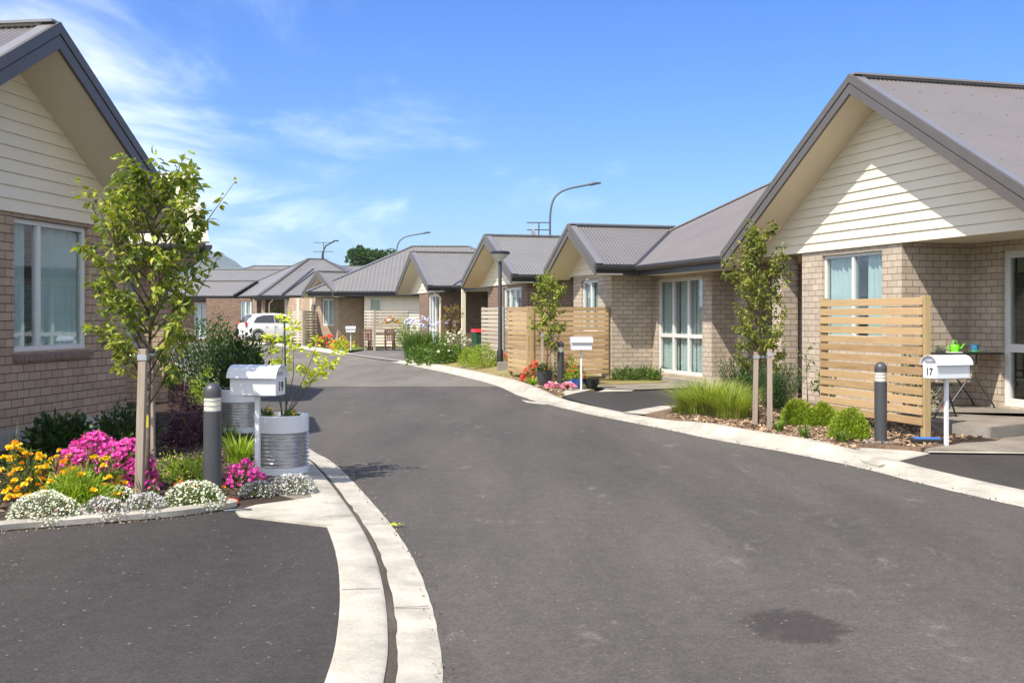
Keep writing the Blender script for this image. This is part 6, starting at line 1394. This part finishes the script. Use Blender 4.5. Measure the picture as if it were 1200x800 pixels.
# tall street lights beyond the roofs
def street_light(lab, x, y, h, arm):
    t = thing('street_light', lab, 'street light', (x, y, 0), group='tall curved street lights beyond the roofs')
    pts = [(0, 0, 0)]; B = [(0, h - 2.2), (0, h - .45), (.5, h - .38), (arm, h - .12)]
    for k in range(13):
        q = k / 12; c = [(1 - q) ** 3, 3 * q * (1 - q) ** 2, 3 * q * q * (1 - q), q ** 3]; pts.append((sum(c[i] * B[i][0] for i in range(4)), 0, sum(c[i] * B[i][1] for i in range(4))))
    m = MB(); m.tube(pts, [.09] + [.06] * 12 + [.04], 8); m.build('pole', MT['pole_metal'], t, smooth=True)
    m = MB(); m.tube([(arm - .1, 0, h - .13), (arm + .15, 0, h - .06), (arm + .65, 0, h - .02)], [.05, .11, .05], 10); m.build('lamp_head', MT['pole_metal'], t, smooth=True); return t
street_light('tall curved street light above the lamp post gable', AX(644.5, 61), 61, 1.55 + (371 - 214) / F * 61, 2.15)
street_light('curved street light further off above the middle roofs', AX(464.5, 99), 99, 1.55 + (371 - 272) / F * 99, 2.4)
street_light('faint curved street light farthest off among the tree tops', AX(440, 150), 150, 1.55 + (371 - 291) / F * 150, 1.8)
def aerial(lab, x, y, z, h, arm=.8, dish=False):
    t = thing('aerial', lab, 'aerial', (x, y, z), group='television aerials on the roofs')
    m = MB(); m.tube([(0, 0, -.3), (.02, 0, h)], .025, 6); m.build('mast', MT['charcoal'], t)
    m = MB()
    for zz_ in (h, h * .55):
        m.tube([(-arm * .55, 0, zz_), (arm * .55, 0, zz_)], .02, 5)
        for k in range(7): x_ = -arm * .5 + arm * k / 6; m.tube([(x_, -.22, zz_), (x_, .22, zz_)], .010, 4)
    m.build('array', MT['charcoal'], t)
    if dish: m = MB(); m.lathe([(.04, 0), (.22, .05), (.35, .14), (.34, .14), (.2, .06), (.002, .012)], 16); o = m.build('dish', MT['zinc'], t); o.matrix_local = Matrix.Translation((-.28, 0, .25)) @ Matrix.Rotation(rad(80), 4, 'Y')
    return t
aerial('television aerial on the far broad roof', AX(379, 68.9), 68.9, 4.9, 1.25, 1.15)
aerial('television aerial and dish on the gable roof behind the lamp post', AX(631, 42), 42, HZ(280, 42), .62, .8, True)
for sgn in (0,):
    m = MB(); x, y = AX(377, 68.9), 68.9; m.tube([(0, 0, -.3), (.05, 0, .6), (.25, 0, 1.05), (.8, 0, 1.35)], .05, 8); m.box((.9, 0, 1.36), (.28, .16, .08)); o = m.build('roof_lamp', MT['charcoal'], None, smooth=True); o.location = (x, y, 4.9); tag(o, 'dark curved pipe beside the television aerial on the far roof', 'pipe')
# distant tree
def big_tree(lab, x, y, zb, H, rx, n, lm, seed):
    rr = random.Random(seed); t = thing('broadleaf_tree', lab, 'tree', (x, y, zb), group='trees beyond the far roofs')
    m = MB(); m.tube([(0, 0, 0), (.2, 0, H * .4), (0, 0, H * .8)], [.35, .25, .1], 8)
    for k in range(8): a = k * .8; m.tube([(0, 0, H * .35), (math.cos(a) * rx * .6, math.sin(a) * rx * .6, H * .75)], [.14, .05], 5)
    m.build('trunk', MT['bark'], t, smooth=True)
    lv = MB(); cl_ = [(rr.uniform(-1, 1) * rx * .75, rr.uniform(-1, 1) * rx * .6, H * rr.uniform(.5, .9), rr.uniform(.22, .4) * rx) for _ in range(26)]
    P = []; D = []
    for (a, b, c, r) in cl_:
        v = inball(n // 26, .5) * r * np.array([1, 1, .75]) + np.array([a, b, c]); P.append(v); D.append(v - np.array([a, b, c - .3 * r]))
    P = np.concatenate(P); D = np.concatenate(D); leaves(lv, P, D + NR.normal(size=D.shape) * .3 * rx, .55, .38, .2, False); lv.build('crown', MT[lm], t)
    return t
big_tree('dark green tree crown rising behind the bend, its left part', AX(436, 120), 120, 0, 1.55 + (371 - 289) / F * 120, 3.3, 5000, 'leaf_dark', 3)
big_tree('dark green tree crown behind the bend, right of the taller one', AX(462, 124), 124, 0, 1.55 + (371 - 293) / F * 124, 2.8, 4000, 'leaf_dark', 4)
big_tree('small dark tree at the foot of the hill on the far left', AX(246, 130), 130, 0, 1.55 + (371 - 326) / F * 130, 3, 2500, 'leaf_dark', 5)

# ---------------------------------------------------------------- air: pale haze between here and the hill
hm = bpy.data.materials.new('haze_air'); hm.use_nodes = True; hn = hm.node_tree; hn.nodes.clear()
pv = N(hn, 'ShaderNodeVolumePrincipled'); pv.inputs['Color'].default_value = (.82, .90, 1, 1); pv.inputs['Density'].default_value = .00022; pv.inputs['Anisotropy'].default_value = .2
oo = N(hn, 'ShaderNodeOutputMaterial'); Lk(hn, pv.outputs[0], oo.inputs['Volume'])
hz = MB(); hz.box((-300, 1690, 66), (4000, 3420, 134.2)); struct(hz.build('haze', hm), 'stuff', 'thin blue summer haze in front of the distant hill', 'haze')
